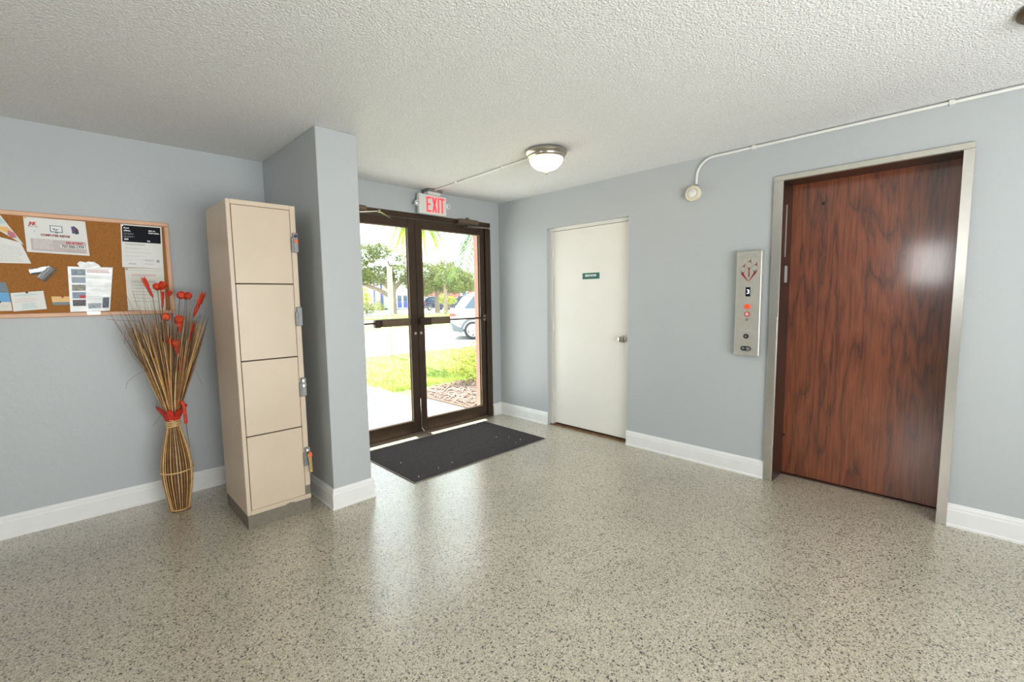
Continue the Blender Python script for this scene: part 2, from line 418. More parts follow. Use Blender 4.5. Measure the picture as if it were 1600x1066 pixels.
    def build(s, name, m, parent=None, smooth=False, label=None):
        me = bpy.data.meshes.new(name); me.from_pydata(s.v, [], s.f)
        ms = m if isinstance(m, (list, tuple)) else [m]
        for x in ms: me.materials.append(x)
        if len(ms) > 1: me.polygons.foreach_set('material_index', s.mi)
        if smooth:
            me.polygons.foreach_set('use_smooth', [True] * len(me.polygons))
        me.validate(); me.update()
        o = bpy.data.objects.new(name, me); COL.objects.link(o)
        if smooth:
            try: me.set_sharp_from_angle(angle=math.radians(38))
            except Exception: pass
        if parent is not None: adopt(o, parent)
        if label: o['label'] = label
        return o


BASE = {}
def adopt(o, parent):
    o.parent = parent
    if parent.name in BASE: o.matrix_parent_inverse = BASE[parent.name].inverted()


def thing(name, loc, label, cat, group=None, kind=None):
    o = bpy.data.objects.new(name, None); COL.objects.link(o); o.location = loc; o.empty_display_size = .1
    BASE[o.name] = Matrix.Translation(Vector(loc))
    return tag(o, label, cat, group, kind)


def tag(o, label=None, cat=None, group=None, kind=None):
    if label: o['label'] = label
    if cat: o['category'] = cat
    if group: o['group'] = group
    if kind: o['kind'] = kind
    return o


def holed(mb, rng, holes, plane, t0, t1):
    """slab with rectangular openings; rng=(a0,a1,z0,z1); plane 'x' or 'y'"""
    us = sorted({rng[0], rng[1], *[h for q in holes for h in q[:2]]}); zs = sorted({rng[2], rng[3], *[h for q in holes for h in q[2:]]})
    us = [u for u in us if rng[0] <= u <= rng[1]]; zs = [z for z in zs if rng[2] <= z <= rng[3]]
    def full(i, k):
        if i < 0 or k < 0 or i >= len(us) - 1 or k >= len(zs) - 1: return False
        cu, cz = (us[i] + us[i + 1]) / 2, (zs[k] + zs[k + 1]) / 2
        return not any(q[0] < cu < q[1] and q[2] < cz < q[3] for q in holes)
    def P3(t, u, z): return (t, u, z) if plane == 'x' else (u, t, z)
    for i in range(len(us) - 1):
        for k in range(len(zs) - 1):
            if not full(i, k): continue
            u0_, u1_, z0, z1 = us[i], us[i + 1], zs[k], zs[k + 1]
            fl = plane == 'y'
            def q(*p):
                p = list(p); mb.add(p[::-1] if fl else p, [(0, 1, 2, 3)])
            q(P3(t0, u0_, z0), P3(t0, u0_, z1), P3(t0, u1_, z1), P3(t0, u1_, z0))
            q(P3(t1, u0_, z0), P3(t1, u1_, z0), P3(t1, u1_, z1), P3(t1, u0_, z1))
            if not full(i - 1, k): q(P3(t0, u0_, z0), P3(t1, u0_, z0), P3(t1, u0_, z1), P3(t0, u0_, z1))
            if not full(i + 1, k): q(P3(t0, u1_, z0), P3(t0, u1_, z1), P3(t1, u1_, z1), P3(t1, u1_, z0))
            if not full(i, k - 1): q(P3(t0, u0_, z0), P3(t0, u1_, z0), P3(t1, u1_, z0), P3(t1, u0_, z0))
            if not full(i, k + 1): q(P3(t0, u0_, z1), P3(t1, u0_, z1), P3(t1, u1_, z1), P3(t0, u1_, z1))
    return mb


def text_mb(mb, body, size, o, r, u, n, depth=.0004, width=None, bold=0, center=True, shear=0.0):
    cu = bpy.data.curves.new('t', 'FONT'); cu.body = body; cu.size = size; cu.resolution_u = 2; cu.shear = shear
    cu.offset = bold; cu.align_x = 'CENTER' if center else 'LEFT'; cu.align_y = 'CENTER'
    ob = bpy.data.objects.new('t', cu); COL.objects.link(ob)
    dg = bpy.context.evaluated_depsgraph_get(); me = bpy.data.meshes.new_from_object(ob.evaluated_get(dg))
    xs = [v.co.x for v in me.vertices]; k = 1.0
    if width and xs: k = width / (max(xs) - min(xs))
    o, r, u, n = Vector(o), Vector(r), Vector(u), Vector(n)
    vs = [o + r * (v.co.x * k) + u * v.co.y + n * depth for v in me.vertices]
    mb.add(vs, [tuple(p.vertices) for p in me.polygons])
    bpy.data.objects.remove(ob); bpy.data.curves.remove(cu); bpy.data.meshes.remove(me)
    return mb


# ================================================================== ROOM SHELL
struct = lambda o: tag(o, kind='structure')
XL, YR = -4.5, -2.6
fl = MB().box(XL - .1, A + .28, YR - .1, B + .14, -.12, 0).build('floor', M['floor']); struct(fl); fl['label'] = 'speckled beige terrazzo floor with grey chips'
ce = MB().box(XL - .1, A + .3, YR - .1, B + .15, H, H + .12).build('ceiling', M['ceil']); struct(ce); ce['label'] = 'off-white popcorn textured ceiling'
DY0, DY1, DZ = 2.236, 3.197, 2.06            # white door opening
EY0, EY1, EZ = .092, 1.080, 2.170            # elevator frame, outer
GX0, GX1, GZ = 1.575, 3.484, 2.187           # glazed entrance, outer
w = holed(MB(), (YR, B + .14, 0, H), [(DY0, DY1, 0, DZ), (EY0, EY1, 0, EZ)], 'x', A, A + .3).build('wall_right', M['wall']); struct(w)
w['label'] = 'blue grey wall with the white door and elevator'
w = holed(MB(), (XL, A, 0, H), [(GX0, GX1, 0, GZ)], 'y', B, B + .14).build('wall_back', M['wall']); struct(w)
w['label'] = 'blue grey wall with cork board and glazed entrance'
w = holed(MB(), (YR, B, 0, H), [(.51, 1.15, 1.48, 2.32)], 'x', XL - .1, XL).build('wall_left', M['wall']); struct(w)
w = holed(MB(), (XL, A, 0, H), [(-1.1, 2.3, .08, 1.76)], 'y', YR - .1, YR).build('wall_rear', M['wall']); struct(w)
PX0, PX1, PY = 1.172, 1.436, 2.897
w = MB().bbox(PX0, PX1, PY, B, 0, H, .004).build('wall_pier', M['wall']); struct(w); w['label'] = 'blue grey square pier between locker and entrance'


def baseboard(name, pts, label, z0=0.0):
    """moulded skirting along a polyline; the room lies on the right hand of the walk"""
    prof = [(0, 0), (.020, 0), (.020, .012), (.015, .018), (.015, .098), (.012, .106), (.012, .116), (.008, .124), (.004, .134), (0, .135)]
    P2 = [Vector((p[0], p[1])) for p in pts]; n = len(prof); vs = []; fs = []
    for i, p in enumerate(P2):
        dirs = []
        if i > 0: dirs.append((p - P2[i - 1]).normalized())
        if i < len(P2) - 1: dirs.append((P2[i + 1] - p).normalized())
        ns = [Vector((d.y, -d.x)) for d in dirs]
        if len(ns) == 2:
            m_ = (ns[0] + ns[1]).normalized(); m_ = m_ / max(.2, m_.dot(ns[0]))
        else: m_ = ns[0]
        for t, z in prof: vs.append((p.x + m_.x * t, p.y + m_.y * t, z + z0))
    for i in range(len(P2) - 1):
        for k in range(n):
            j = (k + 1) % n
            fs.append((i * n + k, (i + 1) * n + k, (i + 1) * n + j, i * n + j))
    fs.append(tuple(range(n))); fs.append(tuple(range((len(P2) - 1) * n, len(P2) * n))[::-1])
    o = MB().add(vs, fs).build(name, M['trim']); struct(o); o['label'] = label
    return o


baseboard('baseboard_back', [(XL, B), (PX0, B), (PX0, PY), (PX1, PY), (PX1, B), (GX0, B)], 'white skirting below the cork board and round the pier')
baseboard('baseboard_right', [(GX1, B), (A, B), (A, DY1)], 'short white skirting in the corner beside the entrance')
baseboard('baseboard_middle', [(A, DY0), (A, EY1)], 'white skirting between white door and elevator')
baseboard('baseboard_front', [(A, EY0), (A, YR)], 'white skirting right of the elevator frame')

# unseen windows behind the camera, added to house the fill lights
def rear_window(name, plane, u0_, u1_, z0, z1, t):
    e = thing(name, ((u0_ + u1_) / 2, t, z0) if plane == 'y' else (t, (u0_ + u1_) / 2, z0), 'added white framed window behind the camera for a fill light', None, kind='structure')
    f = MB()
    def bx(a_, b_, c_, d_):
        if plane == 'y': f.box(a_, b_, t - .05, t + .02, c_, d_)
        else: f.box(t - .05, t + .02, a_, b_, c_, d_)
    w_ = .05
    bx(u0_, u1_, z0, z0 + w_); bx(u0_, u1_, z1 - w_, z1); bx(u0_, u0_ + w_, z0 + w_, z1 - w_); bx(u1_ - w_, u1_, z0 + w_, z1 - w_)
    f.build('window_frame', M['trim'], e)
    g = MB()
    if plane == 'y': g.box(u0_ + w_, u1_ - w_, t - .03, t - .024, z0 + w_, z1 - w_)
    else: g.box(t - .03, t - .024, u0_ + w_, u1_ - w_, z0 + w_, z1 - w_)
    g.build('pane', M['glass'], e)
rear_window('added_window_1', 'y', -1.1, 2.3, .08, 1.76, YR - .04)
rear_window('added_window_2', 'x', .51, 1.15, 1.48, 2.32, XL - .04)

# ================================================================== GLAZED ENTRANCE
d2 = thing('door_2', (2.53, B, 0), 'dark bronze framed glass double entrance door', None, kind='structure')
JB = .075
f = MB()
f.bbox(GX0, GX0 + JB, B - .006, B + .11, .0, GZ, .003)
f.bbox(GX1 - JB, GX1, B - .006, B + .11, .0, GZ, .003)
f.bbox(GX0 + JB, GX1 - JB, B - .006, B + .11, GZ - .05, GZ, .003)
f.box(GX0 + JB, GX0 + JB + .014, B + .075, B + .10, 0, GZ - .05).box(GX1 - JB - .014, GX1 - JB, B + .075, B + .10, 0, GZ - .05)
f.build('door_frame', M['bronze'], d2)
MB().prism([(-.03, 0), (.15, 0), (.15, .006), (.11, .014), (.01, .014)], (GX0 + JB, B, 0), (0, 1, 0), (0, 0, 1), (GX1 - GX0 - 2 * JB, 0, 0)).build('threshold', M['threshold'], d2)
YD0, YD1 = B + .012, B + .056
XM = 2.515


def leaf(x0, x1, meet_right):
    st_m, st_o = .072, .062
    l, r = (st_o, st_m) if meet_right else (st_m, st_o)
    z0, z1, zb, zt = .016, GZ - .054, .135, GZ - .135
    f = MB()
    f.bbox(x0, x0 + l, YD0, YD1, z0, z1, .003).bbox(x1 - r, x1, YD0, YD1, z0, z1, .003)
    f.bbox(x0 + l, x1 - r, YD0, YD1, z0, zb, .003).bbox(x0 + l, x1 - r, YD0, YD1, zt, z1, .003)
    o = f.build('door_leaf', M['bronze'], d2)
    MB().box(x0 + l, x1 - r, YD0 + .019, YD0 + .025, zb, zt).build('glass_pane', M['glass'], o)
    g = MB(); q = .008
    for ya in (YD0 + .004, YD1 - .012):
        g.box(x0 + l, x1 - r, ya, ya + q, zb, zb + q).box(x0 + l, x1 - r, ya, ya + q, zt - q, zt)
        g.box(x0 + l, x0 + l + q, ya, ya + q, zb + q, zt - q).box(x1 - r - q, x1 - r, ya, ya + q, zb + q, zt - q)
    g.build('glazing_bead', M['bronze_lt'], o)
    # panic bar: box near the meeting stile, rod to the hinge stile
    zc = 1.14
    if meet_right: bx0, bx1, ra, rb = x1 - .43, x1 - .13, x0 + .03, x1 - .43
    else: bx0, bx1, ra, rb = x0 + .035, x0 + .34, x0 + .34, x1 - .03
    MB().bbox(bx0, bx1, YD0 - .085, YD0 - .025, zc - .036, zc + .036, .006).build('panic_bar_housing', M['bronze_lt'], o)
    e = MB(); xe = bx0 - .035 if meet_right else bx0 - .03
    if meet_right: e.bbox(bx0 - .06, bx0, YD0 - .07, YD0 - .02, zc - .042, zc + .032, .005)
    else: e.bbox(bx0 - .035, bx0 + .07, YD0 - .088, YD0 - .02, zc - .040, zc + .030, .005)
    e.build('panic_bar_end', M['bronze'], o)
    rd = MB().tube([(ra, YD0 - .045, zc), (rb, YD0 - .045, zc)], .009, 8)
    xb = x0 + .03 if meet_right else x1 - .03
    rd.box(xb - .018, xb + .018, YD0 - .055, YD0, zc - .03, zc + .03)
    xs = x1 - .036 if meet_right else x0 + .02
    rd.box(min(xs, bx1 - .01) if meet_right else xs, max(xs, bx1), YD0 - .045, YD0 - .035, zc - .012, zc + .012)
    rd.build('panic_bar_rod', M['bronze'], o)
    MB().lathe([(.0001, 0), (.014, 0), (.012, .006), (.0001, .006)], (x1 - .03 if meet_right else x0 + .03, YD0 - .006, 1.02), 12, 'y', False).build('lock_cylinder', M['nickel'], o)
    return o


leaf(GX0 + JB + .004, XM - .003, True)
leaf(XM + .003, GX1 - JB - .004, False)
MB().box(XM - .004, XM + .004, YD0 + .006, YD0 + .012, .02, GZ - .06).build('meeting_seal', M['black'], d2)
# closers
for x0, x1, xa, fold in ((3.00, 3.27, 3.42, 1), (1.78, 1.985, 1.72, -1)):
    c = MB().bbox(x0, x1, B - .075, B - .008, 2.135, 2.185, .012).build('door_closer', M['bronze_lt'], d2, smooth=False)
    MB().lathe([(.018, 0), (.018, .02)], ((x0 + x1) / 2, B - .04, 2.183), 12).build('closer_pinion', M['bronze_lt'], c)
    xc = (x0 + x1) / 2
    if fold > 0: p1, p2 = (3.425, B - .075, 2.118), (3.10, B - .010, 2.108)
    else: p1, p2 = (2.02, B - .21, 2.122), (2.24, B - .010, 2.112)
    a_ = MB().tube([(xc, B - .045, 2.122), p1], [.013, .010], 6, flat=.5)
    a_.tube([p1, p2], [.010, .008], 6, flat=.5)
    a_.lathe([(.013, -.012), (.013, .012)], p1, 10)
    a_.build('closer_arm', M['nickel'], c)
# flipped-up loose weatherstrip on the meeting stile foot
ws = MB().tube([(XM, YD0 - .004, .36), (XM + .002, YD0 - .006, .06), (XM + .012, YD0 - .035, .022), (XM + .03, YD0 - .10, .012)], [.004, .005, .006, .005], 6)
ws.build('loose_weatherstrip', M['chrome'], d2)

# ================================================================== WHITE DOOR
d1 = thing('door_1', (A, (DY0 + DY1) / 2, 0), 'plain white painted door set back in the right wall', None, kind='structure')
f = MB(); fx0, fx1 = A + .052, A + .16; fw_ = .045
f.box(fx0, fx1, DY1 - .028, DY1, 0, DZ).box(fx0, fx1, DY0, DY0 + .028, 0, DZ).box(fx0, fx1, DY0 + .028, DY1 - .028, DZ - .03, DZ)
f.build('door_frame', M['door'], d1)
MB().bbox(A + .062, A + .106, DY0 + .031, DY1 - .031, .028, DZ - .034, .002).build('door_slab', M['door'], d1)
kb = (A + .062, 2.318, .966)
k = MB().lathe([(.0001, 0), (.033, 0), (.033, -.006), (.026, -.010), (.013, -.014), (.012, -.030), (.020, -.036), (.027, -.046), (.028, -.056), (.022, -.066), (.010, -.070), (.0001, -.070)], kb, 24, 'x', False).build('door_knob', M['nickel'], d1, True)
for z in (1.80, 1.05, .30):
    MB().lathe([(.008, 0), (.008, .105)], (A + .056, DY1 - .030, z - .05), 10).box(A + .045, A + .062, DY1 - .042, DY1 - .026, z - .045, z + .045).build('hinge', M['door'], d1)
MB().box(A + .03, A + .19, DY0, DY1, .0005, .008).build('door_sill', M['sill'], d1)
MB().box(A + .108, A + .13, DY0 + .03, DY1 - .03, .002, DZ - .03).build('door_backing', M['black'], d1)

# ================================================================== ELEVATOR
ev = thing('door_3', (A, (EY0 + EY1) / 2, 0), 'elevator door of reddish rosewood laminate in a brushed steel frame', None, kind='structure')
IY0, IY1, IZ, DP = .138, 1.020, 2.133, .21
for nm, y0, y1 in (('steel_jamb', IY1, EY1), ('steel_jamb', EY0, IY0)):
    MB().bbox(A - .016, A + .012, y0, y1, .0, IZ, .001).build(nm, M['steel'], ev)
MB().bbox(A - .016, A + .012, EY0, EY1, IZ + .001, EZ, .003).build('steel_header', M['steel_warm'], ev)
MB().box(A - .013, A + DP + .03, IY1 - .002, IY1 + .012, 0, IZ).build('jamb_return', M['steel_dark'], ev)
MB().box(A + .012, A + DP + .03, IY0 - .012, IY0, 0, IZ).build('jamb_return', M['steel_dark'], ev)
MB().box(A + .012, A + DP + .03, IY0, IY1, IZ, IZ + .012).build('header_return', M['steel_dark'], ev)
pn = MB().bbox(A + DP, A + DP + .04, IY0 - .01, IY1 + .01, .012, IZ + .01, .002).build('door_panel', M['wood'], ev)
MB().lathe([(.0001, 0), (.011, 0), (.011, -.003), (.0001, -.003)], (A + DP - .0005, .83, 1.98), 14, 'x', False).build('inspection_hole', M['black'], pn)
MB().box(A + DP - .02, A + DP + .05, IY0, IY1, .0006, .010).build('door_sill', M['steel_dark'], ev)
MB().box(A + DP - .02, A + DP - .012, IY1 - .02, IY1 - .002, .3, .31).build('door_guide', M['black'], ev)
MB().bbox(A + .085, A + .135, IY1 - .006, IY1 - .0005, 1.44, 1.56, .002).build('floor_number_plate', M['ink_g'], ev, label='small grey plate on the jamb reveal')
MB().box(A + .070, A + .082, IY1 - .005, IY1 - .0005, 1.62, 1.98).build('light_strip', M['steel_warm'], ev)
# protective lower cover on left jamb
MB().bbox(A - .021, A - .016, IY1 + .004, EY1 - .006, .02, 1.20, .001).build('jamb_cover_plate', M['steel'], ev)
MB().box(A + .26, A + .28, EY0, EY1, 0, EZ).build('shaft_backing', M['black'], ev)

# call station
cy0, cy1, cz0, cz1, cxf = 1.128, 1.299, .912, 1.672, A - .05
cs = thing('call_station', (A, 1.213, cz0), 'tall brushed steel elevator call station left of the elevator frame', 'call panel')
MB().bbox(cxf, A, cy0, cy1, cz0, cz1, .004).build('panel_body', M['steel_warm'], cs)
R_, U_, N_ = (0, -1, 0), (0, 0, 1), (-1, 0, 0)
cyc = (cy0 + cy1) / 2
def on_panel(dy, z, off=0.0): return (cxf - off, cyc - dy, z)
def disc(mb, dy, z, r, h, n=20, r_in=None):
    if r_in is None: mb.lathe([(.0001, 0), (r, 0), (r, -h), (.0001, -h)], on_panel(dy, z), n, 'x', False)
    else: mb.lathe([(r_in, 0), (r, 0), (r, -h), (r_in, -h), (r_in, 0)], on_panel(dy, z), n, 'x', False)
    return mb
p = MB()
text_mb(p, 'IN CASE OF FIRE', .0125, on_panel(.0, 1.643), R_, U_, N_, .0006)
text_mb(p, 'ELEVATORS ARE OUT OF SERVICE', .0115, on_panel(.0, 1.627), R_, U_, N_, .0006, width=.125)
p.build('heading_text', M['ink_g'], cs)
p = MB()
def poly_panel(mb, pts): mb.prism(pts, on_panel(0, 0), R_, U_, (-.0008, 0, 0))
# three flames on converging stems
for fx, fz, ex, ez in ((-.040, 1.540, .0, 1.4600), (.001, 1.572, .001, 1.4900), (.042, 1.547, .0, 1.4600)):
    poly_panel(p, [(fx - .012, fz + .020), (fx + .004, fz + .028), (fx + .012, fz + .043), (fx + .013, fz + .022), (fx + .018, fz + .012), (fx - .002, fz + .019)])
    if fx == .001:
        poly_panel(p, [(fx - .010, fz - .020), (fx + .012, fz - .020), (fx + .005, fz - .035), (fx + .006, ez), (fx + .001, ez - .008), (fx - .003, ez), (fx - .003, fz - .035)])
    else:
        s_ = -1 if fx < 0 else 1
        pts = [(fx + s_ * .018, fz - .008), (fx - s_ * .010, fz - .021), (fx - s_ * .008, fz - .034), (ex + s_ * .004, ez), (ex, ez - .010), (fx + s_ * .008, fz - .036)]
        poly_panel(p, pts if s_ > 0 else pts[::-1])
p.build('flame_pictogram', M['ink_m'], cs)
p = MB()
for fx, fz in ((-.040, 1.540), (.001, 1.572), (.042, 1.547)): disc(p, fx, fz, .0215, .0012, 20, .0185)
p.build('pictogram_ring', M['ink_g'], cs)
p = MB(); text_mb(p, 'USE STAIRS', .0085, on_panel(0, 1.432), R_, U_, N_, .0006, width=.085); p.build('stairs_text', M['ink_lg'], cs)
dsp = MB().bbox(cxf - .003, cxf + .002, cyc - .016, cyc + .016, 1.345, 1.412, .001).build('floor_display', M['screen'], cs)
p = MB(); text_mb(p, '3', .044, on_panel(.002, 1.378, .003), R_, U_, N_, .0006, bold=.0008); p.build('display_digit', M['digit'], dsp)
p = MB()
for z, wd in ((1.312, .13), (1.302, .12), (1.098, .125), (1.09, .03)):
    x = -wd / 2
    while x < wd / 2 - .004:
        l = random.uniform(.006, .016); l = min(l, wd / 2 - x)
        poly_panel(p, [(x, z), (x + l, z), (x + l, z + .0035), (x, z + .0035)]); x += l + .003
p.build('small_print', M['ink_lg'], cs)['kind'] = 'stuff'
b_ = disc(MB(), -.001, 1.272, .0185, .006).build('call_button', M['btn_red'], cs, label='lit red round button')
disc(MB(), -.001, 1.272, .009, .008).build('button_cap', M['orange_tag'], b_)
b_ = disc(MB(), -.001, 1.217, .0185, .005, 20, .0125).build('call_button', M['ink_r'], cs, label='red ringed round button')
disc(MB(), -.001, 1.217, .012, .004).build('button_cap', M['ink_pk'], b_)
disc(MB(), -.001, 1.178, .011, .003, 14).build('indicator', M['steel'], cs)
b_ = disc(MB(), -.003, 1.055, .0175, .006).build('key_switch', M['black'], cs, label='black ringed key switch')
disc(MB(), -.003, 1.055, .008, .009).build('key_core', M['chrome'], b_)
p = MB(); pts = []
for i in range(12): t = PI / 2 + PI * i / 11; pts.append((-.020 + .018 * math.cos(t), .965 + .018 * math.sin(t)))
for i in range(12): t = -PI / 2 + PI * i / 11; pts.append((.016 + .018 * math.cos(t), .965 + .018 * math.sin(t)))
p.prism(pts, on_panel(0, 0), R_, U_, (-.004, 0, 0)); b_ = p.build('lock_plate', M['ink'], cs, label='black oval double lock')
disc(MB(), .016, .965, .0145, .009).build('lock_core', M['chrome'], b_); disc(MB(), -.019, .967, .009, .006).build('lock_core', M['latch'], b_)

# ================================================================== WALL AND CEILING FITTINGS
hn = thing('alarm_sounder', (A, 1.645, 2.148), 'round cream alarm sounder on the wall at the end of the bent conduit', 'alarm')
hc = (A, 1.645, 2.148)
MB().lathe([(.0001, 0), (.050, 0), (.052, -.018), (.050, -.026), (.0001, -.026)], hc, 28, 'x', False).build('back_box', M['cream'], hn, True)
MB().lathe([(.040, -.026), (.058, -.028), (.060, -.040), (.056, -.050), (.044, -.054), (.040, -.048), (.0001, -.048)], hc, 28, 'x', False).build('bezel', M['cream'], hn, True)
MB().lathe([(.0001, -.047), (.032, -.047), (.030, -.058), (.020, -.064), (.0001, -.066)], hc, 28, 'x', False).build('dome', M['white_pl'], hn, True)
cn = thing('wall_conduit', (A, .0, H), 'thin white conduit along the top of the elevator wall bending down', 'conduit')
pts = [(A - .012, YR + .02, H - .016), (A - .012, 1.50, H - .016)]
for i in range(1, 8):
    t = PI / 2 * i / 7; pts.append((A - .012, 1.50 + .13 * math.sin(t), H - .016 - .13 * (1 - math.cos(t))))
pts.append((A - .012, 1.632, 2.222)); pts.append((A - .012, 1.632, 2.205))
MB().tube(pts[:-2] + [(A - .012, 1.632, 2.215)], .009, 8).build('pipe', M['pipe'], cn, True)
MB().lathe([(.012, 0), (.012, .02)], (A - .012, 1.632, 2.197), 10).build('connector', M['latch'], cn)
for y in (1.22, .2): MB().box(A - .024, A, y - .011, y + .011, H - .028, H - .004).build('pipe_clip', M['pipe'], cn)


def ceiling_light(loc, label, watts, hot=16.0, rim=1.3, k=1.0):
    t = thing('ceiling_light', loc, label, 'ceiling light', 'flush bowl ceiling lights')
    MB().lathe([(a_, b__ * k) for a_, b__ in [(.0001, 0), (.138, 0), (.151, -.010), (.153, -.022), (.146, -.034), (.136, -.040), (.134, -.050), (.124, -.058), (.118, -.052), (.0001, -.050)]], loc, 40, 'z', False).build('metal_pan', M['nickel' if watts else 'bronze_lt'], t, True)
    pr = []
    for i in range(11):
        a_ = PI / 2 * i / 10; pr.append((max(.0001, (.123) * math.cos(a_)), (-.054 - .088 * math.sin(a_)) * k))
    MB().lathe(pr, loc, 40, 'z', False).build('glass_bowl', lamp_glass('frosted_lit_bowl', hot, rim) if watts else M['white_pl'], t, True)
    MB().lathe([(a_, b__ * k) for a_, b__ in [(.0001, -.136), (.013, -.138), (.014, -.146), (.008, -.150), (.010, -.158), (.005, -.168), (.0001, -.170)]], loc, 14, 'z', False).build('finial', M['nickel'], t, True)
    return t
ceiling_light((2.59, 2.29, H), 'lit bowl ceiling light with nickel rim near the exit sign', 10)
ceiling_light((2.725, -.165, H), 'unlit ceiling light with bronze rim cut by the top right edge of the picture', 0, k=.45)
# conduit from light to exit sign
cc = thing('ceiling_conduit', (2.63, 3.1, H), 'thin pinkish white conduit on the ceiling from light to exit sign', 'conduit')
MB().tube([(2.60, 2.44, H - .011), (2.63, 3.0, H - .011), (2.665, 3.79, H - .011)], .0085, 8).build('pipe', M['pipe'], cc, True)
for y in (2.78, 3.42): MB().box(2.625 - .016 + (y - 3) * .03, 2.625 + .016 + (y - 3) * .03, y - .008, y + .008, H - .022, H).build('pipe_clip', M['pipe'], cc)
# exit sign
ex = thing('exit_sign', (2.66, 3.84, 2.18), 'white exit sign with red letters above the glass doors', 'exit sign')
MB().bbox(2.505, 2.825, 3.830, 3.872, 2.180, 2.366, .005).build('housing', M['exit_face'], ex)
MB().bbox(2.588, 2.755, 3.79, 3.905, 2.392, H, .003).build('canopy', M['latch'], ex)
MB().box(2.60, 2.745, 3.815, 3.888, 2.366, 2.392).build('neck', M['white_pl'], ex)
p = MB()
def let(mb, polys, x0, wd):
    for q in polys: mb.prism([(x0 + a_ * wd, b__ * .146) for a_, b__ in q], (2.505, 3.830, 2.200), (1, 0, 0), (0, 0, 1), (0, -.0015, 0))
s_ = .24
let(p, [[(0, 0), (.32, 0), (.32, 1), (0, 1)], [(.32, 0), (1, 0), (1, .13), (.32, .13)], [(.32, .435), (.85, .435), (.85, .565), (.32, .565)], [(.32, .87), (1, .87), (1, 1), (.32, 1)]], .082, .056)
let(p, [[(0, 0), (.34, 0), (1, 1), (.66, 1)], [(.66, 0), (1, 0), (.34, 1), (0, 1)]], .146, .060)
let(p, [[(0, 0), (1, 0), (1, 1), (0, 1)]], .214, .019)
let(p, [[(.34, 0), (.66, 0), (.66, .87), (.34, .87)], [(0, .87), (1, .87), (1, 1), (0, 1)]], .238, .058)
p.build('exit_letters', M['exit_red'], ex, label='red letters EXIT')
for x, z in ((2.488, 2.272), (2.846, 2.278)):
    h_ = MB().lathe([(.0001, 0), (.020, 0), (.026, -.018), (.026, -.040), (.022, -.044), (.0001, -.040)], (x, 3.866, z), 18, 'y', False).build('emergency_lamp_head', M['white_pl'], ex, True)
    MB().lathe([(.0001, -.041), (.017, -.0435), (.010, -.047), (.0001, -.048)], (x, 3.866, z), 14, 'y', False).build('lens', M['chrome'], h_, True)

# door sign
ds = thing('door_sign', (A + .06, 2.69, 1.53), 'small green sign with white letters on the white door', 'sign')
xs = A + .062
MB().bbox(xs - .004, xs, 2.585, 2.785, 1.528, 1.587, .0015).build('plate', M['green_sign'], ds)
p = MB(); text_mb(p, 'BIKE ROOM', .026, (xs - .004, 2.685, 1.561), R_, U_, N_, .0006, width=.128, bold=.0013); p.build('sign_letters', M['ink_w'], ds, label='white letters')

# mat
mt = thing('entrance_mat', (2.5, 3.3, 0), 'charcoal entrance mat with thin grey rubber edge before the glass doors', 'mat')
mc = [(1.852, 3.768), (1.756, 2.866), (3.222, 2.894), (3.240, 3.780)]
mc = [(1.76, 3.768), (1.76, 2.872), (3.228, 2.885), (3.228, 3.780)]
o = MB().prism([mc[0], mc[1], mc[2], mc[3]], (0, 0, 0), (1, 0, 0), (0, 1, 0), (0, 0, .006)).build('rubber_border', M['mat_edge'], mt)
cx_, cy_ = 2.494, 3.326
inn = [(cx_ + (x - cx_) * .984, cy_ + (y - cy_) * .975) for x, y in mc]
MB().prism(inn, (0, 0, .006), (1, 0, 0), (0, 1, 0), (0, 0, .006)).build('carpet_pile', M['mat_'], mt)
for i, (x, y) in enumerate([(3.02, 3.02), (3.0, 3.16), (2.93, 2.99), (2.05, 2.98), (1.84, 2.94), (2.2, 3.0), (2.92, 3.25), (1.9, 3.3), (3.07, 3.75)]):
    r_ = random.uniform(.004, .007)
    q = MB().lathe([(.0001, 0), (r_, .001), (r_ * .8, r_ * .6), (.0001, r_ * .8)], (x, y, .012 if y < 3.76 else .006), 6, 'z', False).build('paper_crumb', M['paper'])
    tag(q, 'tiny white crumb lying on the entrance mat', 'crumb', 'crumbs on the mat')

# ================================================================== LOCKER
LX0, LX1, LY0, LY1, LZ0, LZ1 = .690, 1.062, 2.995, 3.490, .085, 1.937
lk = thing('locker', ((LX0 + LX1) / 2, (LY0 + LY1) / 2, 0), 'tall beige four door metal locker standing in the corner', 'locker')
MB().bbox(LX0, LX1, LY0 + .012, LY1, LZ0, LZ1, .003).build('cabinet_body', M['locker'], lk)
MB().box(LX0 + .003, LX1 - .003, LY0 + .004, LY1 - .003, 0, LZ0).build('base', M['base'], lk)
f = MB()
f.bbox(LX0, .712, LY0, LY0 + .013, LZ0, LZ1, .002)
NOT = (.112, .172)
f.bbox(1.030, LX1, LY0, LY0 + .013, NOT[1], LZ1, .002)
f.box(.712, 1.030, LY0, LY0 + .012, 1.911, LZ1).box(.712, LX1, LY0, LY0 + .012, LZ0, .112)
f.build('front_frame', M['locker'], lk)
MB().box(1.030, LX1 - .002, LY0 + .006, LY0 + .012, .112, .172).build('exposed_corner', M['base'], lk)
rows = [(1.466, 1.908), (1.016, 1.460), (.566, 1.010), (.114, .560)]
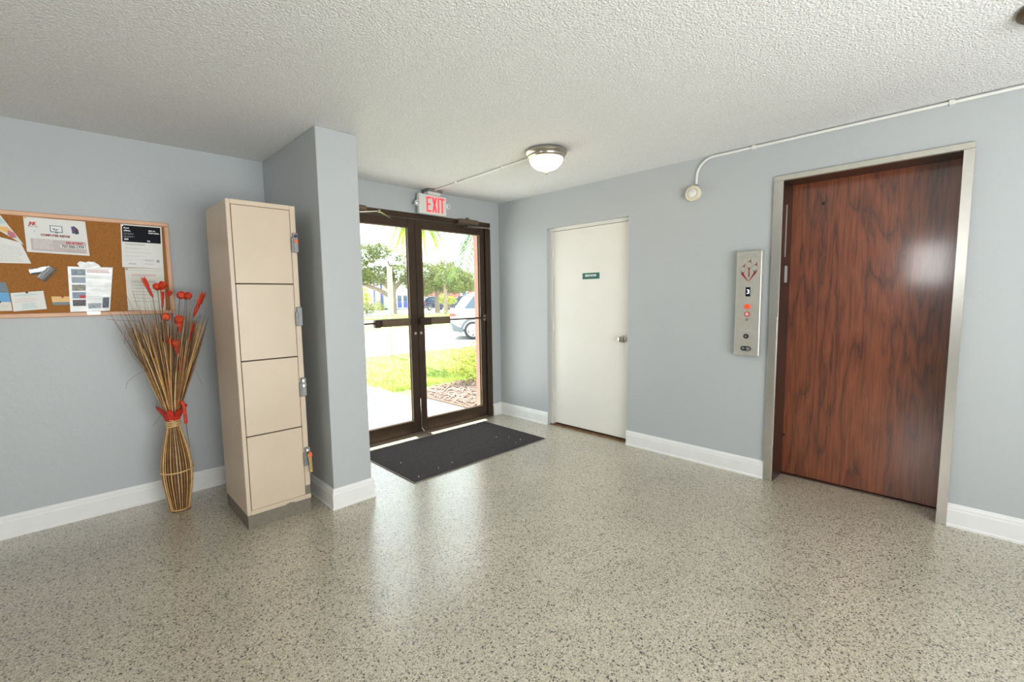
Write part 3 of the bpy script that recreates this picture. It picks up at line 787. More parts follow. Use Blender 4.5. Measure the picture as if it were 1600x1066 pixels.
for i, (z0, z1) in enumerate(rows):
    MB().box(.712, 1.030, LY0 + .009, LY0 + .0122, z0 - .006, z1 + .004).build('door_gap', M['locker_gap'], lk)
    d = MB().bbox(.7145, 1.027, LY0 - .004, LY0 + .009, z0, z1, .0025).build('locker_door', M['locker'], lk)
    zt = [1.775, 1.322, .876, .424][i]
    la = MB().bbox(1.036, 1.068, LY0 - .013, LY0 + .004, zt - .118, zt, .003).bbox(1.024, 1.040, LY0 - .020, LY0 - .004, zt - .118, zt - .03, .004).build('latch', M['latch'], lk)
    if i != 1:
        MB().lathe([(.0001, 0), (.010, 0), (.010, -.006), (.0001, -.007)], (1.053, LY0 - .012, zt - .02), 12, 'y', False).build('lock_cylinder', M['ink'] if i == 0 else M['chrome'], la)
        if i != 3: MB().lathe([(.0001, 0), (.011, 0), (.011, -.006), (.0001, -.007)], (1.055, LY0 - .012, zt - .052), 12, 'y', False).build('lock_cylinder', M['orange_tag'] if i == 0 else M['chrome'], la)
    p = MB()
    for dx in (-.005, .004): p.box(1.047 + dx - .0025, 1.047 + dx + .0025, LY0 - .0012, LY0, zt + .018, zt + .026)
    p.build('number_mark', M['ink_lg'], lk)['kind'] = 'stuff'
# rivets and chips
p = MB()
for z in (1.69, 1.30, 1.18, .94, .78, .62, .43):
    p.lathe([(.0001, 0), (.003, 0), (.003, -.001), (.0001, -.001)], (LX0, LY0 + .10 + .012 * math.sin(z * 40), z), 8, 'x', False)
p.build('rivet', M['latch'], lk)['kind'] = 'stuff'
p = MB().box(.741, .746, LY0 - .0052, LY0 - .0045, 1.386, 1.389).box(.738, .744, LY0 - .0052, LY0 - .0045, .64, .643).build('paint_chip', M['reed_a'], lk); p['kind'] = 'stuff'
ch = MB(); ch.prism([(0, 0), (.055, 0), (.052, .004), (.035, .006), (.030, .011), (.022, .007), (.004, .004)], (.905, LY0 - .001, LZ0), (1, 0, 0), (0, 0, 1), (0, .0008, 0)); ch.build('chipped_edge', M['base'], lk)
ky = thing('key_set', (1.062, LY0 - .02, .30), 'small key with red tag hanging in the lowest locker latch', 'key')
MB().box(1.049, 1.059, LY0 - .032, LY0 - .0195, .396, .402).build('key_blade', M['brass'], ky)
MB().lathe([(.006, -.002), (.014, -.002), (.014, .002), (.006, .002), (.006, -.002)], (1.057, LY0 - .030, .375), 14, 'y', False).build('split_ring', M['chrome'], ky)
MB().prism([(-.010, 0), (.010, .004), (.013, -.022), (.002, -.034), (-.011, -.024)], (1.058, LY0 - .034, .392), (1, 0, 0), (0, 0, 1), (0, .004, 0)).build('red_tag', M['orange_tag'], ky)
MB().prism([(-.010, 0), (.010, 0), (.013, -.10), (-.004, -.102)], (1.058, LY0 - .029, .362), (1, 0, 0), (0, 0, 1), (0, .003, 0)).build('brass_key', M['brass'], ky)

# ================================================================== CORK BOARD
rot = math.radians(-1.0)
BX0, BX1, BZ0, BZ1 = -1.05, .552, 1.283, 1.897
bo = thing('cork_board', ((BX0 + BX1) / 2, B, BZ0), 'wide cork notice board in a pale oak frame on the left wall', 'notice board')
MB().box(BX0 + .01, BX1 - .01, B - .010, B, BZ0 + .01, BZ1 - .01).build('cork_panel', M['cork'], bo)
fw2 = .026
MB().bbox(BX0, BX1, B - .022, B, BZ1 - fw2, BZ1, .004).build('frame_rail', M['oak'], bo)
MB().bbox(BX0, BX1, B - .022, B, BZ0, BZ0 + fw2, .004).build('frame_rail', M['oak'], bo)
MB().bbox(BX1 - fw2, BX1, B - .022, B, BZ0 + fw2, BZ1 - fw2, .004).build('frame_rail', M['oak'], bo)
MB().bbox(BX0, BX0 + fw2, B - .022, B, BZ0 + fw2, BZ1 - fw2, .004).build('frame_rail', M['oak'], bo)


class Sheet:
    """a sheet of paper on the board; c = corners TL,TR,BR,BL as (x,z)"""
    def __init__(s, name, c, m, label, cat, y=B - .0105, curl=.002, group=None, th=.0008, seg=6):
        s.c = c; s.y = y
        s.e = thing(name, ((c[0][0] + c[2][0]) / 2, y, min(c[2][1], c[3][1])), label, cat, group)
        s.curl = curl
        mb = MB(); n = seg; vs = []
        for j in range(n + 1):
            for i in range(n + 1): vs.append(s.p(i / n, j / n))
        for j in range(n + 1):
            for i in range(n + 1):
                q = s.p(i / n, j / n); vs.append((q[0], q[1] + th, q[2]))
        K = (n + 1) ** 2; fs = []
        for j in range(n):
            for i in range(n):
                a_ = j * (n + 1) + i
                fs.append((a_, a_ + n + 1, a_ + n + 2, a_ + 1)); fs.append((a_ + K, a_ + 1 + K, a_ + n + 2 + K, a_ + n + 1 + K))
        for i in range(n):
            for a_, b__ in ((i, i + 1), (n * (n + 1) + i + 1, n * (n + 1) + i), ((i + 1) * (n + 1), i * (n + 1)), (i * (n + 1) + n, (i + 1) * (n + 1) + n)):
                fs.append((a_, b__, b__ + K, a_ + K))
        mb.add(vs, fs); mb.build('paper_sheet', m, s.e)
    def p(s, u, v, off=0.0):
        # u to the right, v downwards
        c = s.c; x = (c[0][0] * (1 - u) + c[1][0] * u) * (1 - v) + (c[3][0] * (1 - u) + c[2][0] * u) * v
        z = (c[0][1] * (1 - u) + c[1][1] * u) * (1 - v) + (c[3][1] * (1 - u) + c[2][1] * u) * v
        k = (2 * v - 1) ** 2 * .6 + (2 * u - 1) ** 2 * .4
        return (x, s.y - .0009 - s.curl * k - off, z)
    def rect(s, mb, u0_, v0_, u1_, v1_, off=.0005, n=5):
        vs = []
        for j in range(n + 1):
            for i in range(n + 1): vs.append(s.p(u0_ + (u1_ - u0_) * i / n, v0_ + (v1_ - v0_) * j / n, off))
        return mb.add(vs, [(j * (n + 1) + i, (j + 1) * (n + 1) + i, (j + 1) * (n + 1) + i + 1, j * (n + 1) + i + 1) for j in range(n) for i in range(n)])
    def poly(s, mb, pts, off=.0006): return mb.add([s.p(u, v, off) for u, v in pts], [tuple(range(len(pts)))[::-1]])
    def lines(s, mb, u0_, u1_, vs_, h=.010, rag=.25, off=.0006):
        for v in vs_:
            u = u0_; end = u1_ - random.random() * rag * (u1_ - u0_)
            while u < end:
                l = min(random.uniform(.03, .09), end - u)
                s.rect(mb, u, v, u + l, v + h, off, 1); u += l + .012
        return mb
    def text(s, mb, body, u, v, size, width=None, bold=0, shear=0, off=.0009):
        o_ = Vector(s.p(u, v)); r_ = (Vector(s.p(min(1, u + .1), v)) - Vector(s.p(u - .1, v))); r_.y = 0; r_.normalize()
        up = (Vector(s.p(u, v - .05)) - Vector(s.p(u, v + .05))); up.y = 0; up.normalize()
        return text_mb(mb, body, size, o_, r_, up, (0, -1, 0), off, width, bold, True, shear)
    def print(s, name, mb, m, label=None):
        o_ = mb.build(name, m, s.e, label=label)
        if any(k_ in name for k_ in ('text', 'small_print', 'caption', 'line', '_print', 'pink_heading', 'number')): o_['kind'] = 'stuff'
        return o_


def pin(x, z, label, m='ink', y=B - .012):
    t = MB().lathe([(.0001, 0), (.002, 0), (.002, -.006), (.0055, -.007), (.005, -.012), (.0001, -.013)], (x, y, z), 10, 'y', False).build('push_pin', M[m])
    tag(t, label, 'push pin', 'push pins on the cork board')

# computer repair flyer
s = Sheet('flyer', [(-.129, 1.869), (.135, 1.866), (.140, 1.657), (-.129, 1.667)], M['paper'], 'white computer repair flyer with red lettering pinned on cork board', 'flyer')
s.print('print_block', s.rect(MB(), .075, .60, .96, .945), M['mauve'])
q = MB(); s.text(q, 'JNK', .125, .185, .026, .036, .0015, .35); s.print('logo_text', q, M['ink_r'])
s.print('logo_caption', s.lines(MB(), .06, .21, [.255], .018, 0), M['ink_g'])
q = MB(); s.text(q, 'COMPUTER REPAIR', .475, .485, .017, .128, .0009); s.print('headline_text', q, M['ink_m'])
q = MB(); s.text(q, 'CALL US TODAY', .765, .665, .0165, .078, .0012, .3); s.print('call_text', q, M['ink_r'])
s.print('number_strip', s.rect(MB(), .53, .735, .945, .815, .0007), M['paper'])
q = MB(); s.text(q, '727-505-1779', .738, .775, .0185, .098, .0007, 0, .0014); s.print('phone_number', q, M['ink'])
s.print('small_print', s.lines(MB(), .115, .44, [.625, .665, .705, .745, .785, .825, .865], .012, .3, .0008), M['ink_w'])
s.print('web_line', s.lines(MB(), .58, .92, [.905], .012, 0, .0008), M['ink_g'])
q = MB(); s.rect(q, .395, .19, .60, .385, .0007); s.rect(q, .475, .385, .52, .41, .0007); m_ = s.print('monitor_picture', q, M['slate'])
q = MB(); s.rect(q, .41, .21, .585, .36, .0010); q.build('monitor_screen', M['ink_w'], m_)
q = MB(); s.poly(q, [(.44, .27), (.46, .30), (.47, .25), (.49, .33), (.50, .29), (.54, .285), (.54, .30), (.51, .305), (.49, .36), (.475, .29), (.465, .33), (.44, .29)], .0013); q.build('pulse_line', M['ink'], m_)
q = MB(); s.poly(q, [(.745, .185), (.80, .165), (.80, .37), (.755, .385)], .0007); tw = s.print('computer_tower_picture', q, M['navy'])
q = MB(); s.poly(q, [(.80, .165), (.86, .25), (.868, .375), (.80, .40)], .0008); q.build('tower_side', M['ink'], tw)
q = MB(); s.poly(q, [(.785, .22), (.82, .23), (.82, .30), (.785, .30)], .0010); q.build('tower_light', M['ink_m'], tw)
q = MB(); s.rect(q, .14, .385, .155, .41, .0008); s.print('square_mark', q, M['ink_g'])
pin(-.121, 1.861, 'small amber pin in the top corner of the computer repair flyer', 'yellow', B - .014)

# brochure cut by the picture edge
s = Sheet('brochure', [(-.40, 1.80), (-.150, 1.718), (-.117, 1.599), (-.40, 1.598)], M['paper'], 'white printed brochure at the left picture edge below a coloured fold', 'brochure', y=B - .0115)
s.print('text_lines', s.lines(MB(), .05, .94, [.30 + .085 * i for i in range(8)], .018, .08), M['ink_lg'])
q = MB(); q.prism([(-.40, 1.86), (-.217, 1.866), (-.137, 1.705), (-.226, 1.777), (-.40, 1.80)], (0, B - .016, 0), (1, 0, 0), (0, 0, 1), (0, .001, 0)); fd = q.build('folded_flap', M['paper_c'], s.e)
q = MB(); q.prism([(-.24, 1.805), (-.197, 1.802), (-.178, 1.780), (-.20, 1.768), (-.226, 1.782), (-.24, 1.790)], (0, B - .0166, 0), (1, 0, 0), (0, 0, 1), (0, .0004, 0)); q.build('yellow_print', M['yellow'], fd)
q = MB(); q.prism([(-.196, 1.785), (-.172, 1.772), (-.163, 1.745), (-.184, 1.742), (-.198, 1.760)], (0, B - .0168, 0), (1, 0, 0), (0, 0, 1), (0, .0004, 0)); q.build('pink_print', simple('raspberry_print', (.55, .16, .24), .5), fd)
q = MB(); q.prism([(-.25, 1.862), (-.225, 1.86), (-.20, 1.822), (-.235, 1.815), (-.25, 1.83)], (0, B - .0167, 0), (1, 0, 0), (0, 0, 1), (0, .0004, 0)); q.build('blue_print', M['teal'], fd)

# two dark business cards
s = Sheet('business_card', [(-.130, 1.566), (-.057, 1.585), (-.049, 1.549), (-.124, 1.532)], simple('silver_card', (.55, .58, .60), .18, .7, vary=.2, vscale=30), 'shiny silver business card tucked under a dark striped one', 'business card', curl=.003)
s.print('dark_band', s.rect(MB(), .02, .72, .98, .97), M['ink']); s.print('dark_band', s.rect(MB(), .02, .02, .6, .14), M['ink'])
s = Sheet('business_card', [(-.102, 1.522), (-.046, 1.591), (-.013, 1.564), (-.070, 1.494)], simple('dark_striped_card', (.06, .065, .06), .3, vary=.3, vscale=60), 'dark striped business card pinned diagonally over the silver one', 'business card', y=B - .0145, curl=.002)
s.print('pale_stripe', s.rect(MB(), .05, .30, .95, .38), M['ink_g']); s.print('pale_stripe', s.rect(MB(), .05, .62, .95, .68), M['ink_g'])
s.print('pale_stripe', s.rect(MB(), .06, .08, .25, .2), M['ink_lg']); s.print('pale_stripe', s.rect(MB(), .02, .45, .3, .52), M['ink_g'])
pin(-.050, 1.583, 'silver pin holding the dark striped business card', 'chrome', B - .016)

# black headed notice
s = Sheet('notice', [(.302, 1.869), (.513, 1.868), (.506, 1.590), (.291, 1.593)], M['paper'], 'white notice with a glossy black heading at top right of board', 'notice', y=B - .0125, curl=.003)
s.print('black_heading', s.rect(MB(), .03, .025, .965, .405, .0005, 8), M['ink_b'])
q = MB(); s.text(q, 'All your', .13, .085, .013, .03, .0006); s.text(q, 'plans,', .15, .145, .013, .034, .0006); s.text(q, 'plan on', .75, .115, .013, .035, .0006, off=.0012); s.text(q, 'smart plans.', .80, .168, .014, .058, .0006, off=.0012)
s.text(q, '$30', .12, .345, .014, .022, .0007); s.text(q, '75', .66, .365, .012, .016, .0006, off=.0012)
s.print('heading_text', q, M['ink_w'])
s.print('heading_small_print', s.lines(MB(), .06, .36, [.20, .225, .27, .29], .008, .3, .0009), M['ink_g'])
s.print('text_lines', s.lines(MB(), .09, .60, [.445, .465], .010, .1), M['ink_g'])
s.print('pale_text_lines', s.lines(MB(), .09, .72, [.53, .55, .57, .63, .65, .72, .74, .81], .007, .5), M['ink_lg'])
s.print('logo_line', s.lines(MB(), .16, .34, [.905], .02, 0), M['ink_g'])
s.print('side_text', s.lines(MB(), .54, .78, [.80, .83, .90], .010, .1), M['ink_g'])
s.print('square_mark', s.rect(MB(), .83, .80, .90, .86), M['ink_g'])
pin(.309, 1.861, 'clear pin in the top corner of the black headed notice', 'chrome', B - .015)

s = Sheet('notice', [(.303, 1.589), (.507, 1.590), (.499, 1.305), (.300, 1.314)], M['paper_c'], 'white typed notice behind the dried red pods', 'notice', curl=.003)
q = MB(); s.lines(q, .16, .80, [.14, .165], .022, .1); s.print('pink_heading', q, M['ink_pk'])
s.print('text_lines', s.lines(MB(), .14, .82, [.30, .33, .40, .47, .55, .62, .70, .78], .010, .35), M['ink_g'])
s.print('ruled_border', s.rect(MB(), .10, .05, .90, .058), M['ink_lg'])
pin(.312, 1.580, 'brass pin in the top corner of the typed notice', 'brass', B - .0155)

# photo flyer in plastic
s = Sheet('photo_flyer', [(.035, 1.588), (.244, 1.589), (.210, 1.314), (.027, 1.312)], M['sleeve'], 'flyer with a column of small photos taped to the board', 'flyer', y=B - .0115, curl=.004)
cols = [((.10, .17, .28), (.40, .42, .42)), ((.25, .42, .55), (.40, .38, .36)), ((.45, .42, .36), (.16, .14, .12)), ((.20, .30, .48), (.30, .32, .36)), ((.03, .04, .07), (.16, .12, .10))]
for i, (c0, c1) in enumerate(cols):
    v0 = .055 + i * .170
    ph = s.print('small_photo', s.rect(MB(), .07, v0, .385, v0 + .138, .0006), speckle('photo_print', [c0, tuple((a_ + b__) / 2 for a_, b__ in zip(c0, c1)), c1], 55, .3))
    if i == 3:
        q = MB(); s.rect(q, .24, v0 + .07, .385, v0 + .138, .0010, 2); q.build('red_patch', M['ink_r'], ph)
s.print('small_photo', s.rect(MB(), .44, .82, .77, .935), speckle('photo_print_room', [(.05, .07, .12), (.45, .5, .55), (.12, .11, .11)], 50, .3))
s.print('small_photo', s.rect(MB(), .80, .69, .965, .93), speckle('photo_print_night', [(.02, .03, .05), (.16, .2, .24)], 40, .3))
q = MB(); s.lines(q, .42, .93, [.055, .085, .11], .02, .05); s.print('pink_heading', q, M['ink_pk'])
s.print('text_lines', s.lines(MB(), .45, .88, [.22, .25, .31, .37, .43, .50, .60, .66, .71, .74], .006, .4), M['ink_lg'])
def tape(name, poly, label, y):
    t = MB(); n = len(poly); t.prism(poly, (0, y, 0), (1, 0, 0), (0, 0, 1), (0, .0008, 0)); o_ = t.build(name, M['tape']); tag(o_, label, 'tape', 'tape on the photo flyer')
tape('clear_tape', [(.079, 1.606), (.092, 1.622), (.118, 1.616), (.131, 1.622), (.158, 1.620), (.178, 1.604), (.186, 1.590), (.168, 1.574), (.12, 1.578), (.088, 1.588)], 'crumpled shiny tape along the top of the photo flyer', B - .0185)
tape('clear_tape', [(.100, 1.312), (.165, 1.312), (.163, 1.293), (.102, 1.292)], 'shiny tape strip at the foot of the photo flyer over the frame', B - .0245)

s = Sheet('index_card', [(-.214, 1.428), (-.080, 1.441), (-.073, 1.333), (-.210, 1.322)], M['paper'], 'white card with pale blue print pinned low on the board', 'card', curl=.002)
q = MB(); s.lines(q, .10, .86, [.12, .16], .03, .2); s.lines(q, .28, .75, [.62, .70, .78, .86], .04, .2); s.print('blue_print', q, M['teal'])
s.print('pink_print', s.lines(MB(), .10, .9, [.34, .42, .5], .02, .3), M['ink_pk'])
pin(-.148, 1.431, 'black pin holding the card with pale blue print', 'ink', B - .0135)

s = Sheet('amber_card', [(-.049, 1.407), (.060, 1.406), (.058, 1.356), (-.046, 1.355)], M['yellow'], 'amber and grey business card half behind the photo flyer', 'business card', y=B - .0100, curl=.0005)
s.print('grey_band', s.rect(MB(), 0, .66, 1, 1), M['slate'])
pin(.0, 1.404, 'red pin at the top of the amber card', 'ink_r', B - .012)

s = Sheet('blue_card', [(-.300, 1.432), (-.220, 1.432), (-.216, 1.377), (-.300, 1.380)], M['blue'], 'bright blue card at the left picture edge', 'card', curl=.0005)
s = Sheet('grey_card', [(-.300, 1.490), (-.228, 1.490), (-.219, 1.434), (-.300, 1.434)], M['slate'], 'dark grey card above the blue card', 'card', curl=.0005)
s = Sheet('white_card', [(-.300, 1.379), (-.216, 1.377), (-.214, 1.326), (-.300, 1.327)], M['paper_c'], 'white card below the blue card at the left picture edge', 'card', curl=.0005)
s.print('text_lines', s.lines(MB(), .3, .9, [.3, .45, .6], .04, .3), M['ink_lg'])
pin(-.258, 1.377, 'black pin between the blue and white cards', 'ink', B - .0125)

# ================================================================== REED VASE WITH DRIED STEMS
VX, VY = .452, 3.64
vs = thing('reed_vase', (VX, VY, 0), 'tall bottle shaped vase of split reeds on the floor beside locker', 'vase')
prof = [(.050, 0), (.058, .05), (.070, .12), (.080, .19), (.0845, .26), (.082, .32), (.073, .39), (.058, .46), (.042, .53), (.031, .58), (.030, .605)]
def rad(z):
    for (r0_, z0), (r1, z1) in zip(prof, prof[1:]):
        if z0 <= z <= z1: return r0_ + (r1 - r0_) * (z - z0) / (z1 - z0)
    return prof[-1][0]
MB().lathe([(r_ - .006, z) for r_, z in prof], (VX, VY, 0), 28).build('dark_core', M['reed_d'], vs, True)
ns = 30
for i in range(ns):
    t0 = 2 * PI * i / ns; wd = random.uniform(.36, .50)
    vv = []; ff = []; zz = [.005 + .59 * k_ / 10 for k_ in range(11)]
    for z in zz:
        r_ = rad(z); da = PI / ns * wd * 2 * (.9 if r_ > .05 else 1.0)
        for dr, sg in ((0, -1), (.004, -.5), (.004, .5), (0, 1)):
            a_ = t0 + sg * da * .5; vv.append((VX + (r_ - .001 + dr) * math.cos(a_), VY + (r_ - .001 + dr) * math.sin(a_), z))
    for k_ in range(10):
        for j in range(3): ff.append((k_ * 4 + j, k_ * 4 + j + 1, (k_ + 1) * 4 + j + 1, (k_ + 1) * 4 + j))
    MB().add(vv, ff).build('reed_slat', M[['reed_a', 'reed_b', 'reed_c', 'reed_a', 'reed_b'][i % 5]], vs)
def ring(z, r_, th, tilt=0):
    pts = [(VX + r_ * math.cos(t), VY + r_ * math.sin(t), z + tilt * math.cos(t)) for t in [2 * PI * k_ / 28 for k_ in range(29)]]
    return MB().tube(pts, th, 6, cap=False)
ring(.272, .0885, .0045, .004).build('reed_band', M['reed_c'], vs, True)
ring(.012, .056, .0045).build('reed_band', M['reed_a'], vs, True)
nk = MB()
for k_ in range(6):
    nk2 = ring(.566 + k_ * .0075, .0365, .0045, .006 * (-1) ** k_); nk.add(nk2.v, nk2.f)
nk.build('neck_wrap', M['reed_c'], vs, True)
# red collar of petals
co = thing('petal_collar', (VX, VY, .60), 'ragged red petal collar round the mouth of the reed vase', 'collar')
for i in range(9):
    t = 2 * PI * i / 9 + .2; wd = .36; hgt = random.uniform(.075, .115); fl_ = random.uniform(.030, .048)
    vv = []
    for k_, (dz, dr) in enumerate(((0, 0), (.04, .016), (hgt, fl_))):
        for sg in (-1, 0, 1):
            a_ = t + sg * wd * (1.1 - .15 * k_); vv.append((VX + (.037 + dr + .003 * (i % 2)) * math.cos(a_), VY + (.037 + dr + .003 * (i % 2)) * math.sin(a_), .600 + dz - (.016 if (k_ == 2 and sg) else 0)))
    ff = [(k_ * 3 + j, k_ * 3 + j + 1, (k_ + 1) * 3 + j + 1, (k_ + 1) * 3 + j) for k_ in range(2) for j in range(2)]
    ff += [(9 + a_, 9 + b__, 9 + c__, 9 + d__) [::-1] for a_, b__, c__, d__ in ff]
    vv += [(x + (VX - x) * .02, y + (VY - y) * .02, z) for x, y, z in vv]
    MB().add(vv, ff).build('petal', M['collar'], co, True)

# thick dried reeds, each a stem of its own
rn = random.Random(3)
def curve(p0, p1, bow, n=4):
    p0, p1 = Vector(p0), Vector(p1); out = []
    for i in range(n + 1):
        t = i / n; q = p0.lerp(p1, t); q += Vector(bow) * math.sin(PI * t); out.append(q)
    return out
reed_meshes = 0
for i in range(130):
    sx = rn.uniform(-1, 1); sy = rn.uniform(-1, .75)
    top = rn.uniform(1.05, 1.33) - .06 * abs(sx)
    ex_ = VX + sx * (.205 if sx < 0 else .235) * (top - .6) / .62; ey = VY + sy * .20 * (top - .6) / .62
    p0 = (VX + sx * .018 + rn.uniform(-.008, .008), VY + sy * .018, .605)
    pts = curve(p0, (ex_, ey, top), (rn.uniform(-.008, .008), rn.uniform(-.008, .008), 0), 3)
    r_ = rn.uniform(.0034, .0062)
    o = MB().tube(pts, [r_, r_, r_ * .8, r_ * .35], 5).build('dried_reed', M[rn.choice(['reed_a', 'reed_b', 'reed_c', 'reed_b', 'reed_a', 'reed_d'])])
    tag(o, 'straight dried tan reed standing in the vase', 'dried reed', 'dried reeds in the vase')
# fine twigs and grass hairs: beyond counting
tw_ = MB()
for i in range(150):
    sx = rn.uniform(-1.1, 1.1); sy = rn.uniform(-1, .8); top = rn.uniform(1.22, 1.50) - .10 * abs(sx)
    e_ = (VX - .01 + sx * .27 * (top - .6) / .8, VY + sy * .22 * (top - .6) / .8, top)
    b0 = (VX + sx * .10, VY + sy * .10, .92)
    tw_.tube(curve(b0, e_, (rn.uniform(-.02, .02), rn.uniform(-.02, .02), 0), 4), [.0016, .0014, .0011, .0008, .0004], 3)
for pts in ([(.36, 3.55, .95), (.29, 3.52, .94), (.235, 3.5, .90), (.225, 3.5, .86)], [(.30, 3.55, 1.22), (.25, 3.53, 1.20), (.238, 3.52, 1.12)], [(.56, 3.54, .95), (.585, 3.52, .90), (.605, 3.5, .82)], [(.40, 3.57, .68), (.36, 3.55, .63), (.335, 3.54, .60)], [(.33, 3.58, 1.25), (.23, 3.56, 1.26), (.17, 3.55, 1.27)]):
    tw_.tube(pts, .0012, 3)
o = tw_.build('fine_twigs', M['twig']); tag(o, 'fine wispy twigs and grass hairs among the dried reeds', 'twigs', kind='stuff')
# red pods on stems
def stem(e, top, y0):
    MB().tube(curve((VX + (top[0] - VX) * .1, VY, .62), top, (0, 0, 0), 3), [.0022, .002, .0018, .0018], 5).build('stem', M['twig'], e)
def cup_pod(x, z, y, label, tilt=(0, -.6, .5), s_=1.0):
    e = thing('red_pod', (x, y, z), label, 'dried pod', 'red cup pods in the vase')
    q = MB(); pr = [(.004, -.030), (.010, -.024), (.015, -.012), (.0165, 0), (.0155, .006), (.0135, .004), (.012, -.008), (.004, -.016)]
    s_ *= 1.25; q.lathe([(a_ * s_, b__ * s_) for a_, b__ in pr], (0, 0, 0), 12, 'z', True)
    rm = Vector(tilt).to_track_quat('Z', 'Y').to_matrix(); q.v = [tuple(rm @ Vector(v) + Vector((x, y, z))) for v in q.v]
    q.build('pod_cup', M['pod'], e, True)
    MB().add(*disc_at(x, y, z, rm, .0125 * s_)).build('pod_inside', M['pod_in'], e)
    b0 = Vector((x, y, z)) + rm @ Vector((0, 0, -.028 * s_)); stem(e, b0, y)
def disc_at(x, y, z, rm, r_):
    vs_ = [rm @ Vector((r_ * math.cos(2 * PI * k_ / 10), r_ * math.sin(2 * PI * k_ / 10), -.004)) + Vector((x, y, z)) for k_ in range(10)]
    return vs_, [tuple(range(10))]
def bud(p0, p1, r_, label, m='pod', name='red_bud'):
    # long bud from foot p0 to tip p1
    e = thing(name, p0, label, 'dried bud', 'long red buds in the vase')
    a_ = Vector(p0); b__ = Vector(p1); pts = [a_.lerp(b__, t) for t in (0, .12, .35, .65, .88, 1)]
    MB().tube(pts, [r_ * .35, r_ * .8, r_, r_ * .95, r_ * .7, r_ * .15], 8, flat=.75).build('bud_body', M[m], e, True)
    d = (b__ - a_); sd = d.cross(Vector((0, 1, 0))).normalized() * r_ * .55
    for sg in (-1, 1):
        MB().tube([a_.lerp(b__, .55) + sd * sg, a_.lerp(b__, .85) + sd * sg * 1.15, b__ + d * .06 + sd * sg * 1.3], [r_ * .55, r_ * .45, r_ * .1], 6).build('bud_tip', M['pod_in' if sg > 0 else m], e, True)
    return e
yf = 3.60
cup_pod(.423, 1.462, yf, 'left red cup pod of the topmost pair before the typed notice', (-.2, -.8, .5))
cup_pod(.456, 1.474, yf, 'right red cup pod of the topmost pair before the typed notice', (.3, -.6, .7), 1.15)
cup_pod(.545, 1.408, yf, 'left red cup pod of the pair beside the board frame', (.1, -1, .35), 1.2)
cup_pod(.582, 1.404, yf, 'right red cup pod of the pair beside the board frame', (.3, -.9, .5), 1.1)
cup_pod(.451, 1.272, 3.56, 'red cup pod low in the middle of the bouquet', (.1, -1, .3), 1.2)
cup_pod(.517, 1.255, 3.55, 'large red cup pod right of the middle of the bouquet', (.1, -.8, .6), 1.35)
cup_pod(.490, 1.105, 3.55, 'lowest red cup pod in the middle of the reeds', (0, -.8, .7), 1.2)
cup_pod(.448, 1.131, 3.54, 'dull red cup pod among the lower reeds on the left', (-.2, -.5, .9), 1.0)
cup_pod(.496, 1.425, 3.68, 'small red pod just below the corner of the typed notice', (.2, -.7, .7), .8)
e = bud((.400, yf, 1.393), (.360, yf, 1.515), .012, 'split red bud leaning left before the typed notice'); stem(e, (.400, yf, 1.395), yf)
e = bud((.600, yf, 1.267), (.667, yf, 1.420), .015, 'long smooth red bud leaning right beside the locker'); stem(e, (.600, yf, 1.27), yf)
e = bud((.513, 3.55, 1.17), (.520, 3.55, 1.235), .014, 'short red bud under the large cup pod'); stem(e, (.513, 3.55, 1.175), yf)
e = bud((.554, 3.56, 1.09), (.594, 3.56, 1.221), .011, 'ragged red bud between reeds on the right', 'collar'); stem(e, (.554, 3.56, 1.09), yf)
e = bud((.443, yf, 1.321), (.451, yf, 1.433), .009, 'thin red brown bud below the topmost cup pair', 'collar'); stem(e, (.443, yf, 1.321), yf)
e = bud((.397, yf, 1.175), (.399, yf, 1.225), .008, 'small dark red bud on the left of the bouquet', 'collar'); stem(e, (.397, yf, 1.175), yf)
e = bud((.492, 3.55, .93), (.525, 3.55, 1.01), .006, 'thin red bud low between the right reeds', 'collar'); stem(e, (.492, 3.55, .93), yf)
e = bud((.496, 3.55, 1.02), (.492, 3.55, 1.09), .013, 'stubby red bud under the lowest cup pod', 'collar'); stem(e, (.496, 3.55, 1.02), yf)
# drooping bud
e = thing('drooping_bud', (.505, 3.58, .57), 'red bud hanging upside down beside the vase collar', 'dried bud')
MB().tube([(.488, 3.59, .715), (.500, 3.585, .722), (.508, 3.58, .70), (.510, 3.58, .64), (.511, 3.58, .585), (.512, 3.58, .572)], [.007, .013, .012, .010, .011, .004], 8).build('bud_body', M['pod'], e, True)
MB().tube([(.512, 3.58, .575), (.516, 3.585, .50), (.523, 3.59, .41)], [.0022, .002, .0012], 5).build('stem', M['twig'], e)
MB().tube([(.47, 3.61, .66), (.478, 3.6, .70), (.490, 3.59, .715)], [.005, .006, .006], 6).build('bent_neck', M['collar'], e)
#EXTERIOR
# ================================================================== OUTDOORS
G = -.03
def slab(name, x0, x1, y0, y1, z, m, label):
    o = MB().box(x0, x1, y0, y1, z - .2, z).build(name, m); struct(o); o['label'] = label; return o
slab('ground', -60, 110, 4.07, 140, G - .06, M['asphalt'], 'pale paved ground beyond the street')
o = MB().prism([(.6, B + .14), (3.56, B + .14), (3.54, 5.45), (3.42, 5.7), (3.40, 10.15), (.6, 10.15)], (0, 0, G - .2), (1, 0, 0), (0, 1, 0), (0, 0, .2)).build('walkway', M['concrete']); struct(o); o['label'] = 'pale concrete walkway outside the glass doors'
o = MB().prism([(3.42, 5.7), (3.54, 5.45), (3.85, 5.85), (4.7, 6.08), (9, 6.1), (14, 6.1), (14, 10.4), (3.40, 10.15)], (0, 0, G - .15), (1, 0, 0), (0, 1, 0), (0, 0, .15)).build('lawn', M['lawn']); struct(o); o['label'] = 'sunlit lawn between walkway and street'
